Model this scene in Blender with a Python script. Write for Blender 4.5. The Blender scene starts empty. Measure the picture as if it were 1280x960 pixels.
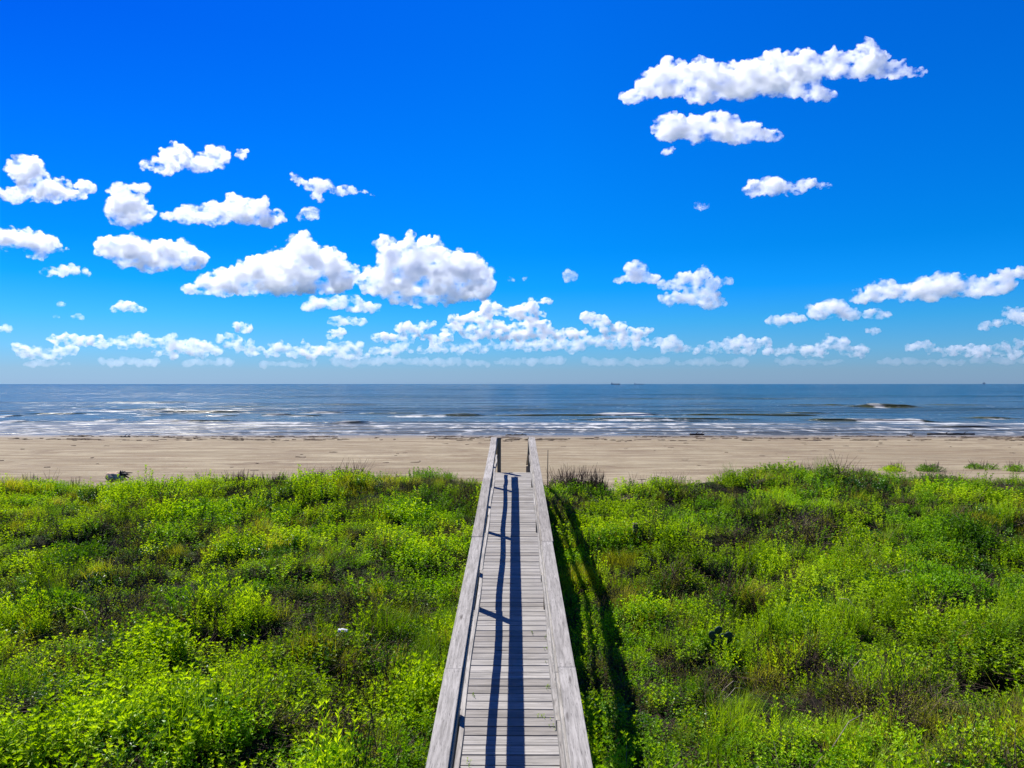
import bpy, bmesh, math, random
import numpy as np
from mathutils import Vector

random.seed(7)
RNG = np.random.default_rng(11)
S = bpy.context.scene
C = S.collection

# ------------------------------------------------------------------ camera, sky, sun, exposure
F = 900.0                 # focal length in photo pixels (1280 wide)
ZC = 6.2                  # camera height above the sea
cam_d = bpy.data.cameras.new('camera')
cam = bpy.data.objects.new('camera', cam_d)
C.objects.link(cam)
cam_d.sensor_width = 36.0
cam_d.lens = 36.0 * F / 1280.0
cam_d.clip_start = 0.1
cam_d.clip_end = 90000
cam.location = (0, 0, ZC)
cam.rotation_euler = (math.radians(90), 0, 3.0 / F)
S.camera = cam

SUN_AZ = math.radians(-46)    # from +Y (out to sea) towards -X
SUN_EL = math.radians(52)
sun_dir = Vector((math.sin(SUN_AZ) * math.cos(SUN_EL), math.cos(SUN_AZ) * math.cos(SUN_EL), math.sin(SUN_EL)))

world = bpy.data.worlds.new('World')
S.world = world
world.use_nodes = True
wn, wl = world.node_tree.nodes, world.node_tree.links
wn.clear()
sky = wn.new('ShaderNodeTexSky')
sky.sky_type = 'NISHITA'
sky.sun_disc = False
sky.sun_elevation = SUN_EL
sky.sun_rotation = SUN_AZ
sky.altitude = 0
sky.air_density = 1.0
sky.dust_density = 0.15
sky.ozone_density = 3.0
# colour balance of the sky by elevation angle (deep saturated blue overhead, milky at the horizon)
tc = wn.new('ShaderNodeTexCoord')
sx = wn.new('ShaderNodeSeparateXYZ')
wl.new(tc.outputs['Generated'], sx.inputs[0])
ramp = wn.new('ShaderNodeValToRGB')
wl.new(sx.outputs['Z'], ramp.inputs['Fac'])
els = ramp.color_ramp.elements
SKY_TINT = [(0.0, (0.225, 0.385, 0.80)), (0.018, (0.23, 0.39, 0.72)), (0.045, (0.175, 0.44, 0.80)), (0.085, (0.080, 0.465, 0.86)), (0.13, (0.012, 0.44, 1.0)), (0.18, (0.003, 0.41, 0.95)),
            (0.30, (0.001, 0.40, 1.04)), (0.50, (0.001, 0.36, 1.15)), (1.0, (0.02, 0.34, 1.0))]
while len(els) < len(SKY_TINT):
    els.new(0.5)
for e, (p, c) in zip(els, SKY_TINT):
    e.position = p
    e.color = (*c, 1)
mix = wn.new('ShaderNodeMix')
mix.data_type = 'RGBA'
mix.blend_type = 'MULTIPLY'
mix.inputs[0].default_value = 1.0
wl.new(sky.outputs[0], mix.inputs[6])
wl.new(ramp.outputs[0], mix.inputs[7])
# the polarised dark quarter of the sky lies to the left, away from the horizon
side = wn.new('ShaderNodeMapRange')
side.inputs['From Min'].default_value = 0.05; side.inputs['From Max'].default_value = -0.55
wl.new(sx.outputs['X'], side.inputs['Value'])
high = wn.new('ShaderNodeMapRange')
high.inputs['From Min'].default_value = 0.05; high.inputs['From Max'].default_value = 0.42
wl.new(sx.outputs['Z'], high.inputs['Value'])
both = wn.new('ShaderNodeMath'); both.operation = 'MULTIPLY'
wl.new(side.outputs[0], both.inputs[0]); wl.new(high.outputs[0], both.inputs[1])
mix2 = wn.new('ShaderNodeMix'); mix2.data_type = 'RGBA'; mix2.blend_type = 'MULTIPLY'
wl.new(both.outputs[0], mix2.inputs[0]); wl.new(mix.outputs[2], mix2.inputs[6])
mix2.inputs[7].default_value = (0.8, 0.55, 0.82, 1)
mix = mix2
bg = wn.new('ShaderNodeBackground')
bg.inputs['Strength'].default_value = 0.0821
wl.new(mix.outputs[2], bg.inputs['Color'])
wo = wn.new('ShaderNodeOutputWorld')
wl.new(bg.outputs[0], wo.inputs['Surface'])

sl = bpy.data.lights.new('sun', 'SUN')
sl.energy = 4.8
sl.angle = math.radians(0.5)
sl.color = (1.0, 0.96, 0.90)
sun = bpy.data.objects.new('sun', sl)
C.objects.link(sun)
sun.location = (-20, 20, 40)
sun.rotation_euler = (-sun_dir).to_track_quat('-Z', 'Y').to_euler()

S.view_settings.view_transform = 'Standard'
S.view_settings.look = 'None'
S.view_settings.exposure = 0.87
S.view_settings.gamma = 1.0
S.view_settings.use_curve_mapping = False
S.render.engine = 'CYCLES'
S.cycles.max_bounces = 64
S.cycles.diffuse_bounces = 3
S.cycles.glossy_bounces = 3
S.cycles.transmission_bounces = 4
S.cycles.volume_bounces = 64
S.cycles.use_denoising = True
S.cycles.sample_clamp_indirect = 6.0


# ------------------------------------------------------------------ helpers
def P(px, py, d):
    """World point on the sight line of photo pixel (px, py) at distance d out to sea."""
    return Vector(((px - 643.0) / F * d, d, ZC + (479.6 - py) / F * d))


def tag(o, label=None, cat=None, group=None, kind=None):
    if label: o['label'] = label
    if cat: o['category'] = cat
    if group: o['group'] = group
    if kind: o['kind'] = kind
    return o


def empty(name, loc=(0, 0, 0)):
    o = bpy.data.objects.new(name, None)
    o.empty_display_size = 0.2
    C.objects.link(o)
    o.location = loc
    return o


def smooth(a, b, x):
    t = np.clip((x - a) / (b - a), 0, 1)
    return t * t * (3 - 2 * t)


def _hash(ix, iy, seed):
    h = (ix.astype(np.int64) * 374761393 + iy.astype(np.int64) * 668265263 + seed * 974711) & 0x7fffffff
    h = ((h ^ (h >> 13)) * 1274126177) & 0x7fffffff
    h = h ^ (h >> 16)
    return (h & 0xffff) / 65535.0


def vnoise(x, y, seed=0):
    x = np.asarray(x, float); y = np.asarray(y, float)
    ix, iy = np.floor(x), np.floor(y)
    fx, fy = x - ix, y - iy
    fx = fx * fx * (3 - 2 * fx); fy = fy * fy * (3 - 2 * fy)
    a = _hash(ix, iy, seed); b = _hash(ix + 1, iy, seed)
    c = _hash(ix, iy + 1, seed); d = _hash(ix + 1, iy + 1, seed)
    return (a * (1 - fx) + b * fx) * (1 - fy) + (c * (1 - fx) + d * fx) * fy


def fbm(x, y, seed=0, octs=4):
    v, a, t = 0, 0.5, 0
    for k in range(octs):
        v = v + a * vnoise(np.asarray(x) * 2 ** k + 13.7 * k, np.asarray(y) * 2 ** k - 7.1 * k, seed + k)
        t += a; a *= 0.5
    return v / t


def mesh_np(name, V, Fc, sm=False, mat=None):
    """Mesh from an (n,3) vertex array and an (m,k) face array, k = 3 or 4."""
    me = bpy.data.meshes.new(name)
    V = np.asarray(V, dtype=np.float32); Fc = np.asarray(Fc, dtype=np.int32)
    me.vertices.add(len(V)); me.vertices.foreach_set('co', V.ravel())
    k = Fc.shape[1]
    me.loops.add(Fc.size); me.loops.foreach_set('vertex_index', Fc.ravel())
    me.polygons.add(len(Fc))
    me.polygons.foreach_set('loop_start', np.arange(0, Fc.size, k, dtype=np.int32))
    me.polygons.foreach_set('loop_total', np.full(len(Fc), k, dtype=np.int32))
    me.polygons.foreach_set('use_smooth', np.full(len(Fc), sm))
    me.update(calc_edges=True)
    me.validate()
    if mat: me.materials.append(mat)
    return me


def link(name, me, parent=None):
    o = bpy.data.objects.new(name, me)
    C.objects.link(o)
    if parent is not None:
        o.parent = parent                  # meshes are written in world coordinates
        o.location = -parent.location if parent.parent is None else (0, 0, 0)
    return o


class NT:
    """Tiny helper to write materials."""
    def __init__(self, name):
        self.m = bpy.data.materials.new(name)
        self.m.use_nodes = True
        self.t = self.m.node_tree
        self.n, self.l = self.t.nodes, self.t.links
        self.n.clear()
        self.out = self.n.new('ShaderNodeOutputMaterial')

    def node(self, ty, **kw):
        nd = self.n.new(ty)
        for k, v in kw.items():
            if k.startswith('i_'):
                self.set(nd.inputs[k[2:].replace('_', ' ')], v)
            else:
                setattr(nd, k, v)
        return nd

    def set(self, sock, v):
        if hasattr(v, 'links') or hasattr(v, 'is_linked'):
            self.l.new(v, sock)
        else:
            if sock.type == 'RGBA' and len(v) == 3: v = (*v, 1)
            sock.default_value = v

    def ramp(self, fac, stops):
        r = self.n.new('ShaderNodeValToRGB')
        e = r.color_ramp.elements
        while len(e) < len(stops): e.new(0.5)
        for q, (p, c) in zip(e, stops):
            q.position = p
            q.color = (c, c, c, 1) if isinstance(c, (int, float)) else (*c, 1)
        self.l.new(fac, r.inputs[0])
        return r.outputs[0]

    def noise(self, vec=None, scale=1, detail=3, rough=0.5, dist=0):
        q = self.n.new('ShaderNodeTexNoise')
        q.inputs['Scale'].default_value = scale
        q.inputs['Detail'].default_value = detail
        q.inputs['Roughness'].default_value = rough
        q.inputs['Distortion'].default_value = dist
        if vec is not None: self.l.new(vec, q.inputs['Vector'])
        return q.outputs[0]

    def pos(self, s=(1, 1, 1)):
        g = self.n.new('ShaderNodeNewGeometry')
        mp = self.n.new('ShaderNodeMapping')
        mp.inputs['Scale'].default_value = s
        self.l.new(g.outputs['Position'], mp.inputs[0])
        return mp.outputs[0]

    def mix(self, fac, a, b, blend='MIX'):
        q = self.n.new('ShaderNodeMix')
        q.data_type = 'RGBA'; q.blend_type = blend
        self.set(q.inputs[0], fac); self.set(q.inputs[6], a); self.set(q.inputs[7], b)
        return q.outputs[2]

    def math(self, op, a, b=0.0, clamp=False):
        q = self.n.new('ShaderNodeMath'); q.operation = op; q.use_clamp = clamp
        self.set(q.inputs[0], a); self.set(q.inputs[1], b)
        return q.outputs[0]

    def attr(self, name):
        q = self.n.new('ShaderNodeAttribute'); q.attribute_name = name
        return q.outputs['Fac']

    def bump(self, h, strength=0.3, dist=0.02, normal=None):
        q = self.n.new('ShaderNodeBump')
        q.inputs['Strength'].default_value = strength
        q.inputs['Distance'].default_value = dist
        self.l.new(h, q.inputs['Height'])
        if normal is not None: self.l.new(normal, q.inputs['Normal'])
        return q.outputs[0]

    def bsdf(self, color, rough=0.8, spec=0.3, normal=None):
        b = self.n.new('ShaderNodeBsdfPrincipled')
        self.set(b.inputs['Base Color'], color)
        self.set(b.inputs['Roughness'], rough)
        self.set(b.inputs['Specular IOR Level'], spec)
        if normal is not None: self.l.new(normal, b.inputs['Normal'])
        self.l.new(b.outputs[0], self.out.inputs['Surface'])
        return b


def ico(n):
    bm = bmesh.new(); bmesh.ops.create_icosphere(bm, subdivisions=n, radius=1.0)
    V = np.array([v.co[:] for v in bm.verts]); Fc = np.array([[q.index for q in f.verts] for f in bm.faces])
    bm.free(); return V, Fc

# ------------------------------------------------------------------ ground: dune and beach
_py = [-60, -20, 0, 6, 9, 13, 15.5, 17.2, 18.6, 20.5, 23, 27, 34, 60, 86, 100, 140, 200]
_pz = [-3.6, -3.6, -3.5, -3.5, -3.78, -3.85, -3.45, -3.0, -2.72, -2.80, -3.6, -4.75, -4.95, -5.45, -6.17, -6.6, -8.0, -10]


def edge_y(x):
    """how far out the plants reach"""
    x = np.asarray(x, float)
    return 20.3 + 0.9 * (fbm(x * 0.35, x * 0 + 3.1, 5) - 0.5) * 2 + 0.9 * smooth(4, 9, x) + 0.5 * smooth(-6, -12, x) \
        - 0.6 * np.exp(-((x - 2.6) / 1.0) ** 2) + 0.02 * np.abs(x)


_ry = [-60, 17, 18.6, 21, 26, 29, 34, 60, 86, 100, 140, 200]
_rz = [-3.6, -3.05, -2.78, -2.86, -2.98, -4.0, -4.95, -5.45, -6.17, -6.6, -8.0, -10]
_cx = [-14, -12.8, -10.5, -8.7, -6.5, -1, 1.0, 2.6, 3.6, 5.5, 7.5, 10, 14]
_cz = [-.20, -.14, -.26, -.14, .02, .06, -.1, -.26, -.12, .0, .22, .0, -.06]


def billow(x, y):
    """rounded swellings of the plant carpet with creases between them"""
    n = 0.75 * vnoise(x * .62 + .7 * vnoise(x * 1.1, y * 1.1, 27), y * .85, 25) + .25 * vnoise(x * 1.5, y * 1.9, 26)
    return np.clip(np.abs(2 * n - 1) * 2.0, 0, 1) ** .6


def ground_z(x, y):
    x = np.asarray(x, float); y = np.asarray(y, float)
    z = np.interp(y, _py, _pz)
    zr = np.interp(y, _ry, _rz)
    wr = smooth(8.2, 10.2, x) * smooth(17, 18.6, y)
    z = z * (1 - wr) + zr * wr
    veg = 1 - smooth(19.5, 22.5, y)
    side = smooth(0.75, 2.2, np.abs(x))
    crest = smooth(14, 18.5, y)
    z = z + veg * side * (0.62 * (fbm(x * 0.22, y * 0.30, 21, 3) - 0.5) * (1 - .6 * crest) + 0.42 * (fbm(x * 0.75, y * 0.95, 22, 3) - 0.5) * (1 - .5 * crest) + (.36 * (billow(x, y) - .6)) * (1 - .6 * crest))
    z = z + 0.22 * veg * smooth(1.2, 5, np.abs(x)) * (1 - crest) + crest * (1 - smooth(22, 26, y)) * np.interp(x, _cx, _cz)
    z = z - 0.10 * np.exp(-(x / 0.8) ** 2) * veg
    # dune back slope and beach: low ripples and vehicle-flattened strips
    b = smooth(23, 30, y) * (1 - smooth(80, 86, y))
    z = z + b * (0.10 * (fbm(x * 0.05, y * 0.22, 31, 3) - 0.5) + 0.03 * (fbm(x * 0.4, y * 1.3, 33, 2) - 0.5))
    return z + ZC


def grid(name, xs, ys, zf, mat, sm=True):
    X, Y = np.meshgrid(xs, ys)
    Z = zf(X, Y)
    nx, ny = len(xs), len(ys)
    V = np.stack([X, Y, Z], -1).reshape(-1, 3)
    i = (np.arange(ny - 1)[:, None] * nx + np.arange(nx - 1)[None]).ravel()
    Fc = np.stack([i, i + 1, i + nx + 1, i + nx], -1)
    return mesh_np(name, V, Fc, sm, mat)


def nonuni(edges):
    out = []
    for a, b, s in edges:
        out += list(np.arange(a, b, s))
    out.append(edges[-1][1])
    return np.array(out)


# sand: pale tan with darker damp streaks along the shore, soil under the plants
t = NT('beach_sand')
fine = t.noise(t.pos((1, 1, 1)), 9, 5, 0.6)
streak = t.noise(t.pos((0.07, 0.42, 0.3)), 1.0, 5, 0.55)
streak2 = t.noise(t.pos((0.16, 1.1, 0.3)), 1.0, 4, 0.6)
patch = t.noise(t.pos((0.22, 0.42, 0.3)), 1.0, 7, 0.72)
c0 = t.mix(t.ramp(streak, [(0.35, 0), (0.65, 1)]), (0.215, 0.175, 0.108), (0.315, 0.265, 0.172))
c1 = t.mix(t.ramp(streak2, [(0.49, 0), (0.62, 1.0)]), c0, (0.170, 0.128, 0.082))
c2 = t.mix(t.ramp(patch, [(0.55, 0), (0.63, 0.9)]), c1, (0.135, 0.095, 0.060))
trk = t.noise(t.pos((0.028, 0.26, 0.3)), 1.0, 4, 0.6)
c2 = t.mix(t.ramp(trk, [(0.47, 0), (0.495, 0.95), (0.52, 0)]), c2, (0.185, 0.135, 0.080))
blot = t.noise(t.pos((0.5, 0.30, 0.3)), 1.0, 6, 0.75)
c2 = t.mix(t.ramp(blot, [(0.38, 0.65), (0.54, 0.0)]), c2, (0.20, 0.155, 0.095))
g = t.node('ShaderNodeNewGeometry'); sp = t.node('ShaderNodeSeparateXYZ'); t.l.new(g.outputs['Position'], sp.inputs[0])
wet = t.node('ShaderNodeMapRange', i_From_Min=77.0, i_From_Max=85.0); wob = t.noise(t.pos((0.06, 0.15, 0.1)), 1, 4)
t.l.new(t.math('ADD', sp.outputs['Y'], t.math('MULTIPLY', t.math('SUBTRACT', wob, 0.5), 10.0)), wet.inputs['Value'])
c3 = t.mix(wet.outputs[0], c2, (0.155, 0.130, 0.097))
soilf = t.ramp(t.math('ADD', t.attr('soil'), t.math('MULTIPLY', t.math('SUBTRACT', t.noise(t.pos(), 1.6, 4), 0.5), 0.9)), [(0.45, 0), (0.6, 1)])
sc = t.mix(t.ramp(t.noise(t.pos(), 14, 5, 0.7), [(0.35, 0), (0.7, 1)]), (0.004, 0.004, 0.002), (0.016, 0.013, 0.006))  # soil taken near black, shade of the plant gaps put into its colour
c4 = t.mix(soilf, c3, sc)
c5 = t.mix(t.ramp(fine, [(0.3, 0.0), (0.7, 0.35)]), c4, t.mix(1.0, c4, (0.75, 0.74, 0.72), 'MULTIPLY'))
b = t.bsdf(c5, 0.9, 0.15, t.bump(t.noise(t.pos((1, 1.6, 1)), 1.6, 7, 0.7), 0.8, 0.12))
t.set(b.inputs['Roughness'], t.math('SUBTRACT', 0.95, t.math('MULTIPLY', wet.outputs[0], 0.45)))
SAND = t.m
xs = nonuni([(-2000, -200, 150), (-200, -60, 10), (-60, -20, 1.0), (-20, 20, 0.16), (20, 60, 1.0), (60, 200, 10), (200, 2001, 150)])
ys = nonuni([(-200, -20, 20), (-20, 2, 1.0), (2, 28, 0.16), (28, 90, 0.5), (90, 200, 10)])
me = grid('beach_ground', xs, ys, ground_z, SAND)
GX, GY = np.meshgrid(xs, ys)
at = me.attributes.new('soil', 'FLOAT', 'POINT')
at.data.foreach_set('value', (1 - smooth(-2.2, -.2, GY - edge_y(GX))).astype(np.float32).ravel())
tag(link('beach_ground', me), kind='structure')

# ------------------------------------------------------------------ the sea
BREAK = []   # (px, py, half width px, height m, foam 0..1, olive) from low ridges of water seen in the surf


def bk(px, py, hw, h, foam):
    d = ZC * F / (py - 479.6)
    BREAK.append(((px - 643) / F * d, d, hw / F * d, h, foam))


for a in [(700, 519.5, 95, 0.55, 0.0), (782, 518.5, 36, 0.75, 1.0), (905, 519, 75, 0.5, 0.0), (577, 519.5, 22, 0.7, 0.0), (525, 520, 36, 0.4, .75),
          (830, 524.5, 110, 0.45, 0.15), (800, 525.5, 60, 0.3, .5), (1102, 509, 44, 1.5, 0.12), (1090, 509.0, 8, .3, .9), (1030, 507, 60, .5, 0), (1078, 526, 20, 0.7, 1.0), (1118, 526.5, 24, 0.75, 1.0), (1035, 525.5, 26, 0.75, 0),
          (1190, 506.5, 60, 0.5, 0), (1235, 523, 30, 0.5, 0.25), (1190, 534.5, 50, 0.35, 0.2), (1230, 534, 40, 0.35, 0.2), (1150, 527, 14, .5, .0), (345, 519, 20, 0.4, .45), (380, 520, 25, 0.3, .4), (402, 516.5, 28, 0.5, .7),
          (275, 520, 25, 0.4, .45), (188, 519.5, 14, 0.5, .6), (235, 527, 60, 0.5, .55), (250, 515.5, 60, 0.4, 0), (140, 525.5, 20, 0.4, .6), (15, 527, 14, 0.4, .8), (3, 521, 9, 0.4, .8), (60, 518, 40, 0.35, 0), (435, 529.5, 22, 0.5, .3),
          (430, 506, 50, 0.45, 0), (300, 508, 50, 0.35, 0), (750, 506, 80, 0.4, 0), (640, 508, 60, .35, 0), (880, 512, 60, 0.35, 0), (960, 506, 60, .35, 0), (660, 512, 60, 0.35, 0), (490, 517, 50, 0.35, 0), (820, 499, 100, 0.5, 0), (500, 500, 90, .5, 0), (1000, 499, 100, .5, 0), (180, 503, 80, .5, 0), (200, 512, 60, .35, 0), (900, 505, 40, .3, 0), (120, 509, 40, .3, 0),
          (985, 519.5, 40, 0.45, 0.0), (1010, 517, 30, .4, 0)]:
    bk(*a)


def sea(X, Y):
    d0 = Y
    amp = smooth(92, 118, Y)
    z = 0.10 * amp * (fbm(X * 0.03, Y * 0.16, 41, 4) - 0.5) * 2
    z += 0.14 * smooth(105, 150, Y) * (1 - np.abs(2 * fbm(X * 0.012 + 4, Y * 0.085, 44, 3) - 1)) ** 3
    far = smooth(150, 400, Y)
    z += far * 0.35 * (fbm(X * 0.008, Y * 0.035, 47, 3) - 0.5)
    foam = np.zeros_like(X); ol = np.zeros_like(X)
    wob = (fbm(X * 0.06, Y * 0 + 1.5, 51, 3) - 0.5) * 5 + (fbm(X * .35, Y * 0 + 9, 52, 2) - .5) * 1.2
    for (bx, by, hw, h, fo) in BREAK:
        s = np.exp(-np.abs((X - bx) / hw) ** 3.0) * (0.75 + 0.5 * fbm(X * 0.3, 0 * Y + by, 53, 2))
        t_ = Y + wob * 0.5 - by
        w = 1.1 + by * 0.008
        prof = np.where(t_ < 0, np.exp(-(t_ / (w * 0.9)) ** 2), np.exp(-(t_ / (w * 2.6)) ** 2))
        z = z + h * 0.62 * s * prof * (1 - .25 * fo)
        ol = np.maximum(ol, s * np.exp(-((t_ + w * .3) / (w * 1.6)) ** 2) * min(1, h * 1.3))
        if fo > 0:
            foam = np.maximum(foam, fo * s * np.exp(-((t_ + w * .8) / (w * 1.7)) ** 4))
    # whitewash rows nearer the shore
    for (yy, wd, st, fr, sd) in ((111, 2.6, .70, .05, 61), (105.5, 2.0, .55, .06, 62), (100.5, 1.5, .45, .05, 63), (116, 1.2, .35, .07, 64), (96, .9, .5, .07, 65), (90.5, .8, .5, .08, 66)):
        q = yy + (fbm(X * 0.035, 0 * Y + sd, sd, 4) - 0.5) * 6
        gate = smooth(0.36, 0.58, fbm(X * fr * 0.6, 0 * Y + sd, sd + 20, 4)) if yy > 112 or yy < 100 else 0.45 + .55 * smooth(0.3, 0.5, fbm(X * fr, 0 * Y + sd, sd + 20, 3))
        foam = np.maximum(foam, st * gate * np.exp(-((Y - q) / wd) ** 2))
        z = z + 0.10 * gate * np.exp(-((Y - q) / wd) ** 2)
    foam = np.maximum(foam, 0.36 * (1 - smooth(103, 116, Y)) * (0.6 + 0.4 * fbm(X * .04, Y * .3, 70, 3)))
    return z, foam, ol


t = NT('sea_water')
foamA, olA = t.attr('foam'), t.attr('silt')
n1 = t.noise(t.pos((0.35, 1.6, 1)), 1.0, 5, 0.6)
n2 = t.noise(t.pos((0.06, 0.30, 1)), 1.0, 5, 0.6)
n3 = t.noise(t.pos((0.008, 0.04, 1)), 1.0, 5, 0.6)
n4 = t.noise(t.pos((0.0011, 0.007, 1)), 1.0, 4, 0.6)
gy = t.node('ShaderNodeNewGeometry'); sy = t.node('ShaderNodeSeparateXYZ'); t.l.new(gy.outputs['Position'], sy.inputs[0])
deep = t.node('ShaderNodeMapRange', i_From_Min=110.0, i_From_Max=420.0); t.l.new(sy.outputs['Y'], deep.inputs['Value'])
base = t.mix(deep.outputs[0], (0.040, 0.064, 0.058), (0.012, 0.056, 0.068))
base = t.mix(t.ramp(n3, [(0.42, 0), (0.62, 0.7)]), base, (0.008, 0.030, 0.045))  # dark wave lines: shading of the swell painted into the water colour
base = t.mix(t.ramp(n2, [(0.50, 0), (0.66, 0.6)]), base, (0.020, 0.036, 0.036))  # finer dark wave lines, also painted in
base = t.mix(t.ramp(t.math('MULTIPLY', olA, t.math('ADD', 0.45, n2)), [(0.12, 0), (0.6, 1)]), base, (0.060, 0.062, 0.010))
wash = t.node('ShaderNodeMapRange', i_From_Min=122.0, i_From_Max=106.0); t.l.new(sy.outputs['Y'], wash.inputs['Value'])
base = t.mix(wash.outputs[0], base, (0.078, 0.084, 0.078))
nf = t.noise(t.pos((0.30, 0.20, 1)), 1.3, 6, 0.72)
fm = t.ramp(t.math('ADD', foamA, t.math('MULTIPLY', t.math('SUBTRACT', nf, 0.5), 2.8)), [(0.35, 0), (0.75, 1)])
col = t.mix(t.math('MULTIPLY', fm, 0.82), base, (0.52, 0.525, 0.52))
bmp = t.bump(n1, 0.3, 0.10)
bmp = t.bump(n2, 0.8, 0.8, bmp)
bmp = t.bump(n3, 0.9, 6.0, bmp)
bmp = t.bump(n4, 0.9, 26.0, bmp)
b = t.bsdf(col, 0.2, 0.07, bmp)
t.set(b.inputs['Roughness'], t.math('ADD', 0.24, t.math('ADD', t.math('MULTIPLY', fm, 0.6), t.math('MULTIPLY', wash.outputs[0], 0.08))))
b.inputs['Specular Tint'].default_value = (1.0, 0.9, 0.8, 1)
WATER = t.m
ysea = np.concatenate([np.arange(80, 135, 0.3), np.arange(135, 230, 0.7), np.geomspace(230, 1500, 120), np.geomspace(1550, 60000, 40)])
us = np.concatenate([np.linspace(-6, -1.0, 60)[:-1], np.linspace(-1.0, 1.0, 620), np.linspace(1.0, 6, 60)[1:]])
Yg = np.repeat(ysea[:, None], len(us), 1); Xg = us[None] * Yg
Zg, Fo, Ol = sea(Xg, Yg)
Zg = Zg * (1 - smooth(1500, 4000, Yg))
nx, ny = len(us), len(ysea)
i = (np.arange(ny - 1)[:, None] * nx + np.arange(nx - 1)[None]).ravel()
me = mesh_np('sea', np.stack([Xg, Yg, Zg], -1).reshape(-1, 3), np.stack([i, i + 1, i + nx + 1, i + nx], -1), True, WATER)
for nm, A in (('foam', Fo), ('silt', Ol)):
    at = me.attributes.new(nm, 'FLOAT', 'POINT'); at.data.foreach_set('value', A.astype(np.float32).ravel())
tag(link('sea_water', me), kind='structure')
# ------------------------------------------------------------------ boardwalk
SLOPE = 79.0 / 900.0
XC = -0.035


def deck_h(y):
    return ZC - 3.81 + SLOPE * y


class MB:
    """Collects boxes; .tone is one number per board for the wood shader."""
    def __init__(self):
        self.V, self.F, self.T, self.n = [], [], [], 0

    def quad8(self, pts, tone):
        self.V += [tuple(p) for p in pts]
        n = self.n
        self.F += [(n, n + 3, n + 2, n + 1), (n + 4, n + 5, n + 6, n + 7), (n, n + 1, n + 5, n + 4), (n + 1, n + 2, n + 6, n + 5),
                   (n + 2, n + 3, n + 7, n + 6), (n + 3, n, n + 4, n + 7)]
        self.T += [tone] * 8
        self.n += 8

    def along(self, x0, x1, xa, xb, ya, yb, za, zb, h, tone=None):
        """board running out to sea: x0..x1 wide at ya, xa..xb wide at yb, undersides za and zb, height h"""
        tone = random.random() if tone is None else tone
        self.quad8([(x0, ya, za), (x1, ya, za), (xb, yb, zb), (xa, yb, zb), (x0, ya, za + h), (x1, ya, za + h), (xb, yb, zb + h), (xa, yb, zb + h)], tone)

    def box(self, x0, x1, y0, y1, z0, z1, tone=None):
        self.along(x0, x1, x0, x1, y0, y1, z0, z0, z1 - z0, tone)

    def nail(self, x, y, z, r=.0045):
        k = len(self.F)
        self.box(x - r, x + r, y - r, y + r, z - .004, z + .0018, .5)
        self.N = getattr(self, 'N', []) + list(range(k, k + 6))

    def build(self, name, mat, parent=None, bevel=0.0):
        me = mesh_np(name, self.V, self.F, False, mat)
        if getattr(self, 'N', None):
            me.materials.append(NAIL)
            for k in self.N: me.polygons[k].material_index = 1
        at = me.attributes.new('tone', 'FLOAT', 'POINT'); at.data.foreach_set('value', np.array(self.T, dtype=np.float32))
        o = link(name, me, parent)
        if bevel:
            m = o.modifiers.new('edge', 'BEVEL'); m.width = bevel; m.segments = 2; m.limit_method = 'ANGLE'
        return o


def wood(name, across, light=1.0):
    t = NT(name)
    tone = t.attr('tone')
    off = t.node('ShaderNodeCombineXYZ'); t.l.new(t.math('MULTIPLY', tone, 37.0), off.inputs[0 if not across else 1]); t.l.new(t.math('MULTIPLY', tone, 11.0), off.inputs[2])

    def vec(s):
        q = t.node('ShaderNodeVectorMath', operation='ADD')
        t.l.new(t.pos(s), q.inputs[0]); t.l.new(off.outputs[0], q.inputs[1])
        return q.outputs[0]
    s1 = (1.6, 46, 30) if across else (46, 1.6, 30)
    s2 = (5, 190, 120) if across else (190, 5, 120)
    s3 = (2.2, 7, 6) if across else (7, 2.2, 6)
    g1 = t.noise(vec(s1), 1, 5, 0.6, 0.4); g2 = t.noise(vec(s2), 1, 3, 0.6); g3 = t.noise(vec(s3), 1, 4, 0.6)
    k = light
    c = t.mix(t.ramp(g1, [(0.30, 0), (0.66, 1)]), (0.150 * k, 0.139 * k, 0.122 * k), (0.325 * k, 0.303 * k, 0.272 * k))
    c = t.mix(t.ramp(g2, [(0.57, 0), (0.70, 0.85)]), c, (0.055, 0.050, 0.046))
    c = t.mix(t.ramp(g3, [(0.56, 0), (0.78, 0.6)]), c, (0.13, 0.118, 0.10))
    c = t.mix(1.0, c, t.ramp(tone, [(0.0, (0.78, 0.76, 0.74)), (0.5, (0.98, 0.98, 0.98)), (1.0, (1.12, 1.12, 1.12))]), 'MULTIPLY')
    kn = t.node('ShaderNodeTexVoronoi', feature='F1'); kn.inputs['Scale'].default_value = 1.0
    t.l.new(vec((1.1, 6, 3) if across else (6, 1.1, 3)), kn.inputs['Vector'])
    c = t.mix(t.ramp(kn.outputs['Distance'], [(0.05, 0.85), (0.11, 0.0)]), c, (0.035, 0.026, 0.020))
    t.bsdf(c, 0.82, 0.25, t.bump(t.math('ADD', g1, t.math('MULTIPLY', g2, 0.5)), 0.45, 0.004))
    return t.m


W_ACROSS, W_ALONG = wood('weathered_planks', True, 1.04), wood('weathered_rails', False, 1.1)
t = NT('weathered_posts')
t.bsdf(t.mix(t.ramp(t.noise(t.pos((30, 30, 2)), 1, 4), [(0.3, 0), (0.7, 1)]), (0.07, 0.052, 0.036), (0.20, 0.165, 0.13)), 0.85, 0.2, t.bump(t.noise(t.pos((40, 40, 3)), 1, 4), 0.4, 0.004))
W_POST = t.m
t = NT('galvanised_nail'); t.bsdf((0.05, 0.04, 0.035), 0.5, 0.4); NAIL = t.m

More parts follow.
